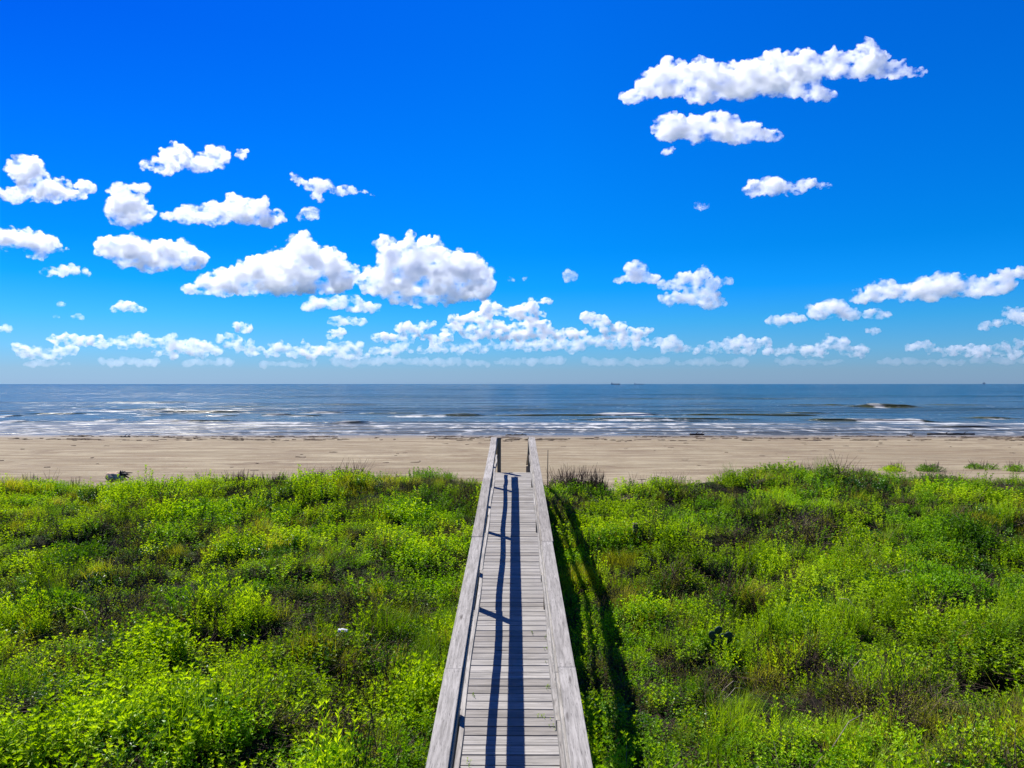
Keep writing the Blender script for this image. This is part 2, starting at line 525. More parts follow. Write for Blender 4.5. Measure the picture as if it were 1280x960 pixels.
Y0, Y1 = -5.0, 18.12
walk = empty('boardwalk', (XC, 7.0, deck_h(7.0) - 0.9))
tag(walk, 'weathered grey wooden boardwalk with handrails running over the green dune to the beach', 'boardwalk')
rs = random.Random(3)
mb = MB(); nl = MB()
y = Y0
while y < Y1 - 0.1:
    w = 0.1345 + rs.uniform(-.003, .0015)
    a, c = rs.uniform(-.012, .012), rs.uniform(-.012, .012)
    sk = rs.uniform(-.002, .002); dz = rs.uniform(-.002, .0025); tn = rs.random()
    xl, xr = -0.575 + a, 0.515 + c
    z0, z1 = deck_h(y) - .036 + dz, deck_h(y + w) - .036 + dz
    mb.quad8([(xl, y - sk, z0), (xr, y + sk, z0), (xr, y + w + sk, z1), (xl, y + w - sk, z1),
              (xl, y - sk, z0 + .036), (xr, y + sk, z0 + .036), (xr, y + w + sk, z1 + .036), (xl, y + w - sk, z1 + .036)], tn)
    for nx_ in (-.50, -.03, .42):
        for fy in (.25, .75):
            px_, py_ = nx_ + rs.uniform(-.008, .008), y + w * fy
            zz = deck_h(py_) + dz
            mb.nail(px_, py_, zz, .0035)
    y += 0.149
deck = mb.build('deck', W_ACROSS, walk, .0035)
# stringers under the deck
for xc in (-0.50, -0.03, 0.44):
    mb = MB(); mb.along(xc - .02, xc + .02, xc - .02, xc + .02, Y0, Y1, deck_h(Y0) - .235, deck_h(Y1) - .235, .195)
    mb.build('stringer', W_POST, walk)

HR = 0.90   # top of the handrail above the deck
POSTS = [-4.3, -0.85, 2.6, 6.1, 9.55, 13.0, 16.5]


def post(parent, xc, yc, top, name='post', w=.045, mat=None):
    mb = MB()
    zb = float(ground_z(xc, yc)) - 0.5
    mb.box(xc - w, xc + w, yc - w, yc + w, zb, top)
    return mb.build(name, mat or W_POST, parent, .004)


for side, (ci, co, pc, mi, mo) in {'l': (-.432, -.577, -.510, -.424, -.462), 'r': (.362, .507, .431, .347, .385)}.items():
    rail = None
    joints = {'l': [Y0, -1.3, 2.37, 6.03, 9.7, 13.3, 16.9, 18.06], 'r': [Y0, -1.2, 2.4, 6.05, 9.5, 13.16, 16.6, 18.06]}[side]
    for k in range(len(joints) - 1):
        a, c = joints[k] + .003, joints[k + 1] - .003
        d = [rs.uniform(-.008, .008) for _ in range(2)]
        dz = rs.uniform(-.004, .004)
        mb = MB()
        lo, hi = min(ci, co), max(ci, co)
        mb.along(lo + d[0], hi + d[0], lo + d[1], hi + d[1], a, c, deck_h(a) + HR - .038 + dz, deck_h(c) + HR - .038 + dz, .038)
        for yy in (a + .05, c - .05, (a + c) / 2):
            for xx in (lo + .035, hi - .035):
                y_ = yy + rs.uniform(-.01, .01)
                mb.nail(xx + rs.uniform(-.01, .01), y_, deck_h(y_) + HR + dz)
        mb.build('handrail_cap', W_ALONG, walk, .003)
        # board on edge under the cap
        mb = MB(); lo2, hi2 = min(mi, mo), max(mi, mo)
        mb.along(lo2, hi2, lo2, hi2, a, c, deck_h(a) + HR - .13, deck_h(c) + HR - .13, .089)
        mb.build('under_rail', W_ALONG, walk, .004)
        # mid rail, a little bowed between the posts as old lumber is
        mb = MB()
        out = 1 if side == 'r' else -1
        prev = None
        n = 6
        tn = rs.random()
        for j in range(n):
            ya, yb = a + (c - a) * j / n, a + (c - a) * (j + 1) / n
            def bow(yy, k=k):
                f = (yy - a) / (c - a)
                drift = .022 * smooth(5, 14, yy) if side == 'r' else 0.0
                return float(drift) + .010 * math.sin(f * math.pi * 2 + k)
            za, zb = deck_h(ya) + .37 + .008 * math.sin(ya * 1.7), deck_h(yb) + .37 + .008 * math.sin(yb * 1.7)
            mb.along(lo2 + bow(ya), hi2 + bow(ya), lo2 + bow(yb), hi2 + bow(yb), ya, yb, za, zb, .089, tn)
        mb.build('mid_rail', W_ALONG, walk)
    for yp in POSTS:
        post(walk, pc, yp, deck_h(yp) + HR - .042)
    # heavier end post where the stairs start
    xe = -.385 if side == 'l' else .385
    post(walk, xe, 18.17, deck_h(18.1) + HR - .03, 'end_post', .046)
    # curved brace between mid rail and end post
# stairs down to the sand
st = MB(); zt = deck_h(Y1)
NST = 13
rise = (zt - float(ground_z(0, 22.2))) / (NST + 1); run = .29
for k in range(NST):
    z = zt - rise * (k + 1)
    ya = Y1 + .03 + run * k
    for q in (0, .145):
        st.box(-.46, .40, ya + q, ya + q + .138, z - .036, z)
st.build('stair_treads', W_ACROSS, walk, .003)
for xc in (-.49, .43):
    mb = MB(); mb.along(xc - .02, xc + .02, xc - .02, xc + .02, Y1 + .01, Y1 + run * NST, zt - .30, zt - .30 - rise * NST, .26)
    mb.build('stringer', W_POST, walk)
    yb = Y1 + run * NST - .1
    post(walk, xc + (.03 if xc < 0 else -.03), yb, zt - rise * NST + .8)
    mb = MB(); xr_ = xc + (.03 if xc < 0 else -.03)
    mb.along(xr_ - .045, xr_ + .045, xr_ - .045, xr_ + .045, Y1 + .25, yb + .1, zt + HR - .26, zt - rise * NST + HR - .08, .038)
    mb.build('handrail_cap', W_ALONG, walk, .004)
# ------------------------------------------------------------------ plants
def leaf_mat(name, dark, mid, light, trans=0.45, rough=0.45, spec=0.35, dry=0.0):
    t = NT(name)
    oi = t.node('ShaderNodeObjectInfo')
    big = t.noise(t.pos((1, 1, .3)), 0.45, 3, 0.6)
    sml = t.noise(t.pos((1, 1, 1)), 6.0, 2, 0.6)
    f = t.math('ADD', t.math('MULTIPLY', big, 0.9), t.math('ADD', t.math('MULTIPLY', oi.outputs['Random'], 0.30), t.math('MULTIPLY', sml, 0.35)))
    c = t.ramp(f, [(0.55, dark), (0.80, mid), (1.0, light)])
    if dry:
        c = t.mix(t.ramp(t.noise(t.pos(), 30, 1), [(0.60, 0), (0.66, dry)]), c, (0.22, 0.16, 0.06))
    p = t.node('ShaderNodeBsdfPrincipled')
    t.set(p.inputs['Base Color'], c); p.inputs['Roughness'].default_value = rough; p.inputs['Specular IOR Level'].default_value = spec
    tr = t.node('ShaderNodeBsdfTranslucent')
    t.set(tr.inputs['Color'], t.mix(1.0, c, (1.2, 1.15, 0.45), 'MULTIPLY'))
    ms = t.node('ShaderNodeMixShader'); ms.inputs[0].default_value = trans
    t.l.new(p.outputs[0], ms.inputs[1]); t.l.new(tr.outputs[0], ms.inputs[2]); t.l.new(ms.outputs[0], t.out.inputs['Surface'])
    return t.m


L_LIME = leaf_mat('lime_leaf', (0.11, 0.20, 0.002), (0.30, 0.47, 0.003), (0.50, 0.67, 0.012), .5, .5, .25)
L_GREEN = leaf_mat('green_leaf', (0.032, 0.10, 0.002), (0.17, 0.36, 0.003), (0.37, 0.58, 0.008), .45, .5, .25)
L_DARK = leaf_mat('glossy_dark_leaf', (0.025, 0.085, 0.006), (0.070, 0.19, 0.008), (0.19, 0.38, 0.015), .3, .42, .5)
L_OLIVE = leaf_mat('olive_leaf', (0.095, 0.11, 0.004), (0.20, 0.24, 0.007), (0.36, 0.41, 0.012), .4, .55, .2, .5)
L_BUSH = leaf_mat('brown_bush_leaf', (0.020, 0.022, 0.006), (0.045, 0.045, 0.012), (0.10, 0.085, 0.025), .3, .6, .2, .3)
L_UNDER = leaf_mat('old_leaf_gap_shade', (0.010, 0.032, 0.002), (0.030, 0.085, 0.003), (0.075, 0.165, 0.005), .25, .6, .15, .4)  # dead low leaves, darkened to put gap shade into the colour
L_GRASS = leaf_mat('grass_blade', (0.07, 0.16, 0.003), (0.19, 0.34, 0.004), (0.34, 0.50, 0.010), .45, .55, .2)
L_YGRASS = leaf_mat('yellow_grass_blade', (0.20, 0.22, 0.006), (0.34, 0.38, 0.010), (0.50, 0.50, 0.03), .45, .55, .2)
t = NT('dry_twig'); t.bsdf(t.mix(t.ramp(t.noise(t.pos(), 12, 2), [(0.35, 0), (0.65, 1)]), (0.030, 0.018, 0.012), (0.19, 0.14, 0.10)), .85, .2); TWIG = t.m
t = NT('dark_twig'); t.bsdf(t.mix(t.noise(t.pos(), 12, 2), (0.020, 0.012, 0.010), (0.075, 0.045, 0.035)), .85, .2); DTWIG = t.m
t = NT('pale_dead_stem'); t.bsdf((0.24, 0.20, 0.15), .8, .2); PALE = t.m
t = NT('yellow_petal'); t.bsdf((0.75, 0.55, 0.01), .6, .2); PETAL = t.m


def norm(v):
    return v / np.maximum(np.linalg.norm(v, axis=-1, keepdims=True), 1e-9)


def leaves(p, d, L, W, droop=0.15, rng=RNG):
    """rhombic folded leaves: base points p, directions d, lengths L, widths W -> verts, quads"""
    n = len(p)
    d = norm(d)
    r = rng.normal(size=(n, 3)) * 0.5 + np.array([0, 0, 1.0])
    s = norm(np.cross(d, r))
    up = np.cross(s, d)
    L = np.broadcast_to(L, n)[:, None]; W = np.broadcast_to(W, n)[:, None]
    mid = p + d * L * 0.45
    a = p
    b_ = mid + s * W * 0.5 + up * W * 0.15
    c = p + d * L - np.array([0, 0, 1.0]) * L * droop
    e = mid - s * W * 0.5 + up * W * 0.15
    V = np.stack([a, b_, c, e], 1).reshape(-1, 3)
    Fq = np.arange(4 * n).reshape(n, 4)
    return V, Fq


def twigs(P0, P1, r0, r1):
    """thin three-sided twigs"""
    n = len(P0); d = norm(P1 - P0)
    s = norm(np.cross(d, np.array([0.3, 0.2, 1.0]) + 0 * d)); u = np.cross(s, d)
    r0 = np.broadcast_to(r0, n)[:, None]; r1 = np.broadcast_to(r1, n)[:, None]
    V = []
    for c, r in ((P0, r0), (P1, r1)):
        for k in range(3):
            a = k * 2.094
            V.append(c + r * (math.cos(a) * s + math.sin(a) * u))
    V = np.stack(V, 1).reshape(-1, 3)
    b = np.arange(n)[:, None] * 6
    Fq = np.concatenate([b + np.array([[0, 1, 4, 3]]), b + np.array([[1, 2, 5, 4]]), b + np.array([[2, 0, 3, 5]])])
    return V, Fq


def join(parts):
    Vs, Fs, Ms, n = [], [], [], 0
    for V, Fq, m in parts:
        Vs.append(V); Fs.append(Fq + n); Ms.append(np.full(len(Fq), m)); n += len(V)
    return np.concatenate(Vs), np.concatenate(Fs), np.concatenate(Ms)


def make_me(name, parts, mats):
    V, Fq, M = join(parts)
    me = mesh_np(name, V, Fq, False)
    for m in mats: me.materials.append(m)
    if len(me.polygons) == len(M):
        me.polygons.foreach_set('material_index', M.astype(np.int32))
    return me


def shoots(n, r, h, k, L, W, lean=0.5, up=0.5, rng=RNG, rosette=True):
    """n leafy stems: leaves and stem twigs"""
    a = rng.uniform(0, 6.283, n); q = r * np.sqrt(rng.uniform(0, 1, n))
    base = np.stack([q * np.cos(a) * .5, q * np.sin(a) * .5, np.full(n, -.05)], -1)
    hh = h * rng.uniform(.6, 1.1, n) * (1 - .35 * q / r)
    tip = np.stack([q * np.cos(a) + rng.normal(0, .03, n), q * np.sin(a) + rng.normal(0, .03, n), hh], -1)
    out = []
    T = np.linspace(.30, 1.0, k)
    pl, dl, Ls = [], [], []
    ph0 = rng.uniform(0, 6.28, n)
    for j, t_ in enumerate(T):
        p = base + (tip - base) * t_
        ph = ph0 + j * 2.4
        el = up * (0.4 + 1.1 * t_)
        d = np.stack([np.cos(ph), np.sin(ph), np.full(n, el)], -1) + rng.normal(0, .25, (n, 3))
        pl.append(p); dl.append(d); Ls.append(np.full(n, L * (1.15 - .55 * t_)) * rng.uniform(.7, 1.3, n))
    if rosette:
        for j in range(4):
            ph = ph0 + j * 1.57
            d = np.stack([np.cos(ph) * .7, np.sin(ph) * .7, np.full(n, 1.0)], -1)
            pl.append(tip); dl.append(d); Ls.append(np.full(n, L * .6))
    p = np.concatenate(pl); d = np.concatenate(dl); Ls = np.concatenate(Ls)
    V, Fq = leaves(p, d, Ls, Ls * W, rng=rng)
    out.append((V, Fq, 0))
    V, Fq = twigs(base, tip, .003, .0015)
    out.append((V, Fq, 1))
    return out


def blades(n, r, h, w, bend=.4, rng=RNG, seg=3):
    a = rng.uniform(0, 6.283, n); q = r * np.sqrt(rng.uniform(0, 1, n))
    p = np.stack([q * np.cos(a), q * np.sin(a), np.full(n, -.05)], -1)
    ph = rng.uniform(0, 6.283, n); H = h * rng.uniform(.55, 1.15, n)
    lean = rng.uniform(.05, bend, n)
    Vs = []
    for s in range(seg + 1):
        f = s / seg
        c = p + np.stack([np.cos(ph) * lean * H * f * f * 1.2, np.sin(ph) * lean * H * f * f * 1.2, H * f * (1 - .25 * lean * f)], -1)
        sd = np.stack([-np.sin(ph), np.cos(ph), 0 * ph], -1) * (w * (1 - f * .85) * .5)
        Vs += [c - sd, c + sd]
    V = np.stack(Vs, 1).reshape(-1, 3)
    k = 2 * (seg + 1); b = np.arange(n)[:, None] * k
    Fq = np.concatenate([b + np.array([[2 * s, 2 * s + 1, 2 * s + 3, 2 * s + 2]]) for s in range(seg)])
    return V, Fq


def mound(n, r, h, L, W, rng=RNG, out=0.9):
    """leafy dome: leaves through the outer part of a low dome"""
    u = rng.normal(size=(n, 3)); u[:, 2] = np.abs(u[:, 2]); u = norm(u)
    rad = rng.uniform(.55, 1.0, n) ** .6
    p = u * rad[:, None] * np.array([r, r, h])
    d = u * out + rng.normal(0, .55, (n, 3)) + np.array([0, 0, .35])
    return leaves(p, d, L * rng.uniform(.6, 1.3, n), W * L * rng.uniform(.7, 1.2, n), rng=rng)


proto = []       # kept out of the scene; only the ground cover's points draw them
KIND = {}


def variant(kind, parts, mats):
    me = make_me('sprig_' + kind, parts, mats)
    o = bpy.data.objects.new('sprig_%03d' % len(proto), me)
    KIND.setdefault(kind, []).append(len(proto))
    proto.append(o)


for s in range(3):
    r_ = np.random.default_rng(100 + s)
    variant('lime', shoots(13, .19, .30, 9, .056, .46, rng=r_), [L_LIME, L_GREEN])
    variant('green', shoots(12, .19, .27, 10, .052, .50, rng=r_), [L_GREEN, L_GREEN])
    variant('upright', shoots(10, .15, .46, 15, .062, .27, up=1.0, rng=r_), [L_LIME, L_GREEN])
    variant('broad', shoots(14, .19, .22, 8, .052, .75, up=.35, rng=r_), [L_DARK, L_GREEN])
    variant('olive', shoots(18, .20, .25, 11, .027, .55, rng=r_) + [(*twigs(np.c_[r_.normal(0, .05, (14, 2)), np.zeros(14)], np.c_[r_.normal(0, .14, (14, 2)), r_.uniform(.12, .34, 14)], .003, .001), 1)], [L_OLIVE, TWIG])
    variant('grass', [(*blades(110, .17, .42, .008, .5, r_), 0)], [L_GRASS])
    variant('ygrass', [(*blades(100, .18, .30, .007, .8, r_), 0), (*mound(90, .2, .16, .03, .4, r_), 0)], [L_YGRASS])
    a0 = np.c_[r_.normal(0, .08, (26, 2)), r_.uniform(-.02, .05, 26)]
    b0 = np.c_[r_.normal(0, .20, (26, 2)), r_.uniform(.04, .30, 26)]
    m0 = (a0 + b0) / 2; c0_ = m0 + np.c_[r_.normal(0, .08, (26, 2)), r_.uniform(.02, .15, 26)]
    variant('dry', [(*twigs(a0, b0, .0045, .002), 0), (*twigs(m0, c0_, .003, .001), 1)] + [(*mound(40, .2, .16, .03, .5, r_), 2)], [TWIG, DTWIG, L_OLIVE])
    variant('twiggy', [(*twigs(np.c_[r_.normal(0, .08, (22, 2)), np.zeros(22)], np.c_[r_.normal(0, .13, (22, 2)), r_.uniform(.2, .48, 22)], .004, .0015), 0), (*mound(110, .16, .28, .024, .5, r_), 1)], [DTWIG, L_OLIVE])
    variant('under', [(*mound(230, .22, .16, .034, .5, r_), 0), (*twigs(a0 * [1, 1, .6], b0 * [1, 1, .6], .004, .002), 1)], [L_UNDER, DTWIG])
    variant('bloom', shoots(12, .18, .28, 9, .036, .42, rng=r_) + [(*mound(10, .16, .33, .018, .9, r_), 2)], [L_LIME, L_GREEN, PETAL])


def ground_hit(px, py):
    """where the sight line of a photo pixel meets the dune"""
    d = 3.0
    while d < 40:
        p = P(px, py, d)
        if p.z < float(ground_z(p.x, p.y)) + .2: return p
        d += .05
    return P(px, py, 20)


PATCH = []   # (x, y, rx, ry, kind, weight)
for px, py, rw, rh, kd, wt in [
        (190, 735, 95, 32, 'dry', 2.6), (140, 790, 60, 18, 'dry', 1.6), (430, 800, 50, 35, 'dry', 1.6), (400, 690, 110, 45, 'olive', 2.0),
        (480, 740, 90, 70, 'olive', 1.6), (560, 640, 40, 60, 'olive', 2.0), (520, 605, 40, 18, 'twiggy', 1.4),
        (110, 735, 110, 55, 'broad', 1.4), (150, 850, 120, 60, 'broad', 1.6), (30, 830, 60, 50, 'broad', 1.5), (70, 700, 90, 30, 'lime', 1.5),
        (100, 660, 200, 18, 'lime', 2.0), (90, 625, 90, 10, 'lime', 1.5), (300, 650, 150, 25, 'ygrass', 1.0), (330, 660, 140, 45, 'lime', 1.2), (420, 640, 120, 30, 'lime', 1.5),
        (240, 695, 100, 18, 'ygrass', 1.6), (470, 598, 120, 14, 'ygrass', 1.8), (60, 605, 60, 8, 'ygrass', 1.5), (330, 605, 60, 12, 'twiggy', 1.6), (290, 900, 200, 60, 'lime', 1.4), (60, 925, 120, 40, 'lime', 1.6),
        (480, 850, 100, 120, 'lime', 1.0), (230, 830, 80, 40, 'green', 1.0), (1050, 790, 160, 55, 'upright', 2.4), (1030, 780, 130, 50, 'grass', .9), (860, 725, 90, 35, 'lime', 1.2),
        (850, 735, 90, 30, 'ygrass', 1.4), (760, 660, 60, 60, 'lime', 1.4), (900, 610, 120, 12, 'olive', 1.6), (840, 605, 60, 14, 'twiggy', 1.6), (1010, 600, 80, 18, 'olive', 1.2), (1030, 660, 120, 30, 'olive', 1.8), (1020, 675, 70, 14, 'dry', 1.5),
        (1180, 640, 140, 30, 'lime', 1.2), (1000, 620, 60, 14, 'lime', 1.6), (880, 650, 60, 20, 'green', 1.6), (1230, 615, 80, 12, 'olive', 1.6), (1160, 700, 60, 24, 'green', 2.2), (1110, 850, 130, 50, 'olive', 1.8), (1090, 870, 40, 16, 'dry', .8),
        (1200, 920, 120, 50, 'ygrass', 1.4), (1240, 840, 60, 50, 'upright', 1.6), (960, 870, 40, 20, 'dry', .8), (830, 850, 110, 60, 'lime', 1.0), (960, 930, 120, 40, 'lime', 1.2), (780, 920, 60, 50, 'green', 1.4), (900, 800, 60, 30, 'olive', 1.2)]:
    c = ground_hit(px, py)
    a = ground_hit(px, py - rh); b2 = ground_hit(px, py + rh)
    PATCH.append((c.x, c.y, max(.3, rw / F * c.y), max(.35, (a.y - b2.y) / 2), kd, wt))

HOLES = []
for px, py, rw, rh, dp in [(440, 693, 55, 16, .35), (560, 700, 30, 18, .2), (230, 735, 60, 14, .3), (360, 770, 30, 20, .2), (240, 800, 30, 14, .3), (150, 870, 40, 16, .2), (1000, 795, 20, 12, .2),
                           (1005, 672, 30, 8, .3), (1165, 725, 45, 10, .35), (1150, 880, 22, 18, .4), (1010, 865, 40, 18, .35), (1270, 800, 30, 10, .3), (300, 612, 20, 6, .25), (855, 607, 30, 5, .2), (880, 655, 25, 6, .2), (100, 683, 60, 6, .25), (110, 650, 120, 5, .25), (60, 640, 80, 4, .2), (960, 905, 30, 10, .25), (560, 890, 15, 15, .2), (330, 850, 20, 10, .2), (1190, 700, 50, 6, .2)]:
    c = ground_hit(px, py)
    a = ground_hit(px, py - rh); b2 = ground_hit(px, py + rh)
    HOLES.append((c.x, c.y, rw / F * c.y, max(.2, (a.y - b2.y) / 2), dp))

NK = [k for k in KIND if k != 'under']


def scatter(xs_, ys_, step, base_scale, seed):
    rng = np.random.default_rng(seed)
    X, Y = np.meshgrid(np.arange(*xs_, step), np.arange(*ys_, step))
    X = (X + rng.uniform(-.5, .5, X.shape) * step).ravel(); Y = (Y + rng.uniform(-.5, .5, Y.shape) * step).ravel()
    return X, Y, rng, base_scale


def place(X, Y, rng, bs):
    ey = edge_y(X)
    thin = smooth(-1.8, .3, Y - ey)
    keep = (Y < ey + .25) & (rng.random(len(X)) > thin * .75)
    # open sandy spots near the crest
    bare = fbm(X * .8 + 5, Y * .9, 81, 3)
    keep &= ~((Y > ey - 2.6) & (bare > .66))
    side = np.abs(X - XC)
    under = side < .60
    keep &= ~(under & (Y < 18.6))
    keep &= ~((side < .75) & (Y > 17.9))
    hole = np.zeros(len(X))
    for (hx, hy, rx, ry, dp) in HOLES:
        hole = np.maximum(hole, dp / .4 * np.exp(-(((X - hx) / rx) ** 2 + ((Y - hy) / ry) ** 2) ** 1.5))
    gap = fbm(X * 1.7, Y * 1.7, 83, 3)
    bil = billow(X, Y)
    keep &= rng.random(len(X)) > smooth(.60, .72, gap) * .4
    keep &= rng.random(len(X)) > smooth(.40, .10, bil) * .35
    X, Y, hole, gap, bil = X[keep], Y[keep], hole[keep], gap[keep], bil[keep]
    n = len(X)
    Wt = np.zeros((n, len(NK)))
    basew = dict(lime=1.0, green=1.4, upright=.40, broad=.40, olive=.40, grass=.07, ygrass=.16, dry=.05, twiggy=.05, bloom=.04)
    for k, kd in enumerate(NK):
        nz = fbm(X * .55, Y * .75, 200 + 7 * k, 3)
        Wt[:, k] = basew[kd] * np.exp((nz - .5) * 14)
        if kd in ('dry', 'twiggy'): Wt[:, k] += 1.6 * hole * (1.0 if kd == 'dry' else .5)
        for (cx, cy, rx, ry, pk, w) in PATCH:
            if pk == kd:
                Wt[:, k] += 2.2 * w * np.exp(-(((X - cx) / rx) ** 2 + ((Y - cy) / ry) ** 2) * 1.2)
        if kd in ('lime', 'green', 'broad', 'upright'): Wt[:, k] *= 1 - .6 * hole
        if kd in ('grass', 'twiggy', 'upright'): Wt[:, k] *= 1 - .6 * smooth(-3, -1, Y - edge_y(X))
    Wt /= Wt.sum(1, keepdims=True)
    cs = Wt.cumsum(1)
    ki = (rng.random(n)[:, None] > cs).sum(1).clip(0, len(NK) - 1)
    idx = np.array([KIND[NK[k]][rng.integers(3)] for k in ki])
    sc = bs * rng.uniform(.75, 1.3, n) * (.50 + 1.05 * fbm(X * 1.3, Y * 1.3, 91, 2)) * (1 - .25 * smooth(-1.5, 0, Y - edge_y(X)))
    near = np.abs(X - XC) < .74
    lim = deck_h(Y) - .05 - (ground_z(X, Y))
    sc = np.where(near, np.minimum(sc, np.maximum(.45, lim / .42)), sc)
    sc *= (1 - .45 * hole) * (.66 + .48 * bil)
    Z = ground_z(X, Y) - .02
    sq = sc[:, None] * np.ones((n, 3)) * np.stack([np.ones(n), np.ones(n), rng.uniform(.8, 1.15, n)], -1)
    rot = np.stack([rng.normal(0, .12, n), rng.normal(0, .12, n), rng.uniform(0, 6.283, n)], -1)
    return np.stack([X, Y, Z], -1), rot, sq, idx


allP = []
X, Y, rng, bs = scatter((-19, 19), (2.0, 22.5), .17, 1.0, 301)
inv = np.abs(X) < .80 * Y + 1.5
allP.append(place(X[inv], Y[inv], rng, bs))
X, Y, rng, bs = scatter((-60, 60), (-14, 22.5), .55, 2.2, 302)
inv = ~(((np.abs(X) < .80 * Y + 1.2) & (Y > 2.2))) & (np.abs(X) > 1.5)
allP.append(place(X[inv], Y[inv], rng, bs))
# low understorey below it all, its dark leaf colour painting shade into the gaps
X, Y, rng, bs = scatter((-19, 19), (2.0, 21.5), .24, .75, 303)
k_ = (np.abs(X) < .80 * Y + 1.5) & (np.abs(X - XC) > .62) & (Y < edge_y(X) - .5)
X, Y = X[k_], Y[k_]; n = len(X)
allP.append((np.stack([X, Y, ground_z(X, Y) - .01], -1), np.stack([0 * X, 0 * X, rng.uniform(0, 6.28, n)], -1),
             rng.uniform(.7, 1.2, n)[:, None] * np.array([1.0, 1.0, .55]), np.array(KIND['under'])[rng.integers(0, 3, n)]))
pts, rots, scs, idxs = [np.concatenate(q) for q in zip(*allP)]

src = bpy.data.collections.new('sprigs')      # not linked to the scene
for o in proto: src.objects.link(o)
me = bpy.data.meshes.new('dune_plants')
me.vertices.add(len(pts)); me.vertices.foreach_set('co', pts.astype(np.float32).ravel())
for nm, ty, A, f in (('rot', 'FLOAT_VECTOR', rots, 'vector'), ('scl', 'FLOAT_VECTOR', scs, 'vector'), ('idx', 'INT', idxs, 'value')):
    at = me.attributes.new(nm, ty, 'POINT')
    at.data.foreach_set(f, A.astype(np.int32 if ty == 'INT' else np.float32).ravel())
cover = link('dune_plants', me)
tag(cover, 'low green ground cover of leafy creepers, grass and weeds over the whole dune', 'ground cover', kind='stuff')
ng = bpy.data.node_groups.new('grow_plants', 'GeometryNodeTree')
ng.interface.new_socket('Geometry', in_out='INPUT', socket_type='NodeSocketGeometry')
ng.interface.new_socket('Geometry', in_out='OUTPUT', socket_type='NodeSocketGeometry')
gi, go = ng.nodes.new('NodeGroupInput'), ng.nodes.new('NodeGroupOutput')
iop = ng.nodes.new('GeometryNodeInstanceOnPoints'); ci_ = ng.nodes.new('GeometryNodeCollectionInfo')
ci_.inputs['Collection'].default_value = src; ci_.inputs['Separate Children'].default_value = True; ci_.inputs['Reset Children'].default_value = True


def na(nm, ty):
    q = ng.nodes.new('GeometryNodeInputNamedAttribute'); q.data_type = ty; q.inputs['Name'].default_value = nm
    return q.outputs[0]


ng.links.new(gi.outputs[0], iop.inputs['Points']); ng.links.new(ci_.outputs[0], iop.inputs['Instance'])
iop.inputs['Pick Instance'].default_value = True
ng.links.new(na('idx', 'INT'), iop.inputs['Instance Index'])
e2r = ng.nodes.new('FunctionNodeEulerToRotation')
ng.links.new(na('rot', 'FLOAT_VECTOR'), e2r.inputs[0]); ng.links.new(e2r.outputs[0], iop.inputs['Rotation'])
ng.links.new(na('scl', 'FLOAT_VECTOR'), iop.inputs['Scale'])
ng.links.new(iop.outputs[0], go.inputs[0])
gm = cover.modifiers.new('plants', 'NODES'); gm.node_group = ng
print('plants', len(pts))
# ------------------------------------------------------------------ things on the dune, the beach and the sea
def gz(x, y): return float(ground_z(x, y))


def lump(name, size, mat, parent=None, seed=0, sub=3, amp=.3, freq=2.0, loc=(0, 0, 0), rotz=0, flat=True):
    V, Fc = ico(sub)
    n = fbm(V[:, 0] * freq + V[:, 2] * 1.7 + seed, V[:, 1] * freq - V[:, 2] * 1.3 + seed * 2.1, seed + 5, 4)
    V = V * (1 + amp * (n - .5) * 2)[:, None] * np.array(size)
    c, s_ = math.cos(rotz), math.sin(rotz)
    V = np.stack([V[:, 0] * c - V[:, 1] * s_, V[:, 0] * s_ + V[:, 1] * c, V[:, 2]], -1) + np.array(loc)
    return link(name, mesh_np(name, V, Fc, True, mat), parent)


def tube(pts_, radii, k=8, jit=0.0, rng=RNG):
    pts_ = np.array(pts_, float); n = len(pts_)
    tan = norm(np.gradient(pts_, axis=0))
    s = norm(np.cross(tan, np.array([.13, .21, 1.0]))); u = np.cross(s, tan)
    a = np.arange(k) / k * 2 * math.pi
    r = np.array(radii)[:, None, None] * (1 + jit * rng.normal(size=(n, k, 1)))
    V = pts_[:, None] + r * (np.cos(a)[None, :, None] * s[:, None] + np.sin(a)[None, :, None] * u[:, None])
    V = V.reshape(-1, 3)
    i = np.arange(n - 1)[:, None] * k; j = np.arange(k)[None]
    Fq = np.stack([i + j, i + (j + 1) % k, i + k + (j + 1) % k, i + k + j], -1).reshape(-1, 4)
    # close both ends
    V = np.concatenate([V, pts_[:1], pts_[-1:]]); a0, a1 = len(V) - 2, len(V) - 1
    c0 = np.array([[a0, (q + 1) % k, q, q] for q in range(k)]); b_ = (n - 1) * k
    c1 = np.array([[a1, b_ + q, b_ + (q + 1) % k, b_ + (q + 1) % k] for q in range(k)])
    return V, Fq, np.concatenate([c0[:, :3], c1[:, :3]])


def tube_me(name, tubes, mat, parent=None):
    V, T, n = [], [], 0
    for (v, q, c) in tubes:
        V.append(v); T.append(np.concatenate([q[:, [0, 1, 2]], q[:, [0, 2, 3]], c]) + n); n += len(v)
    return link(name, mesh_np(name, np.concatenate(V), np.concatenate(T), True, mat), parent)


t = NT('bleached_driftwood')
dn = t.noise(t.pos((6, 6, 14)), 1.5, 5, .65)
t.bsdf(t.mix(t.ramp(dn, [(.35, 0), (.65, 1)]), (0.24, 0.17, 0.11), (0.60, 0.44, 0.30)), .85, .2, t.bump(dn, .6, .02)); DRIFT = t.m
t = NT('wet_dark_wood'); t.bsdf((0.022, 0.017, 0.013), .6, .3, t.bump(t.noise(t.pos(), 9, 4), .5, .02)); DARKWOOD = t.m
t = NT('seaweed'); t.bsdf(t.mix(t.noise(t.pos(), 2.5, 4), (0.040, 0.028, 0.017), (0.15, 0.105, 0.065)), .85, .2); WEED = t.m

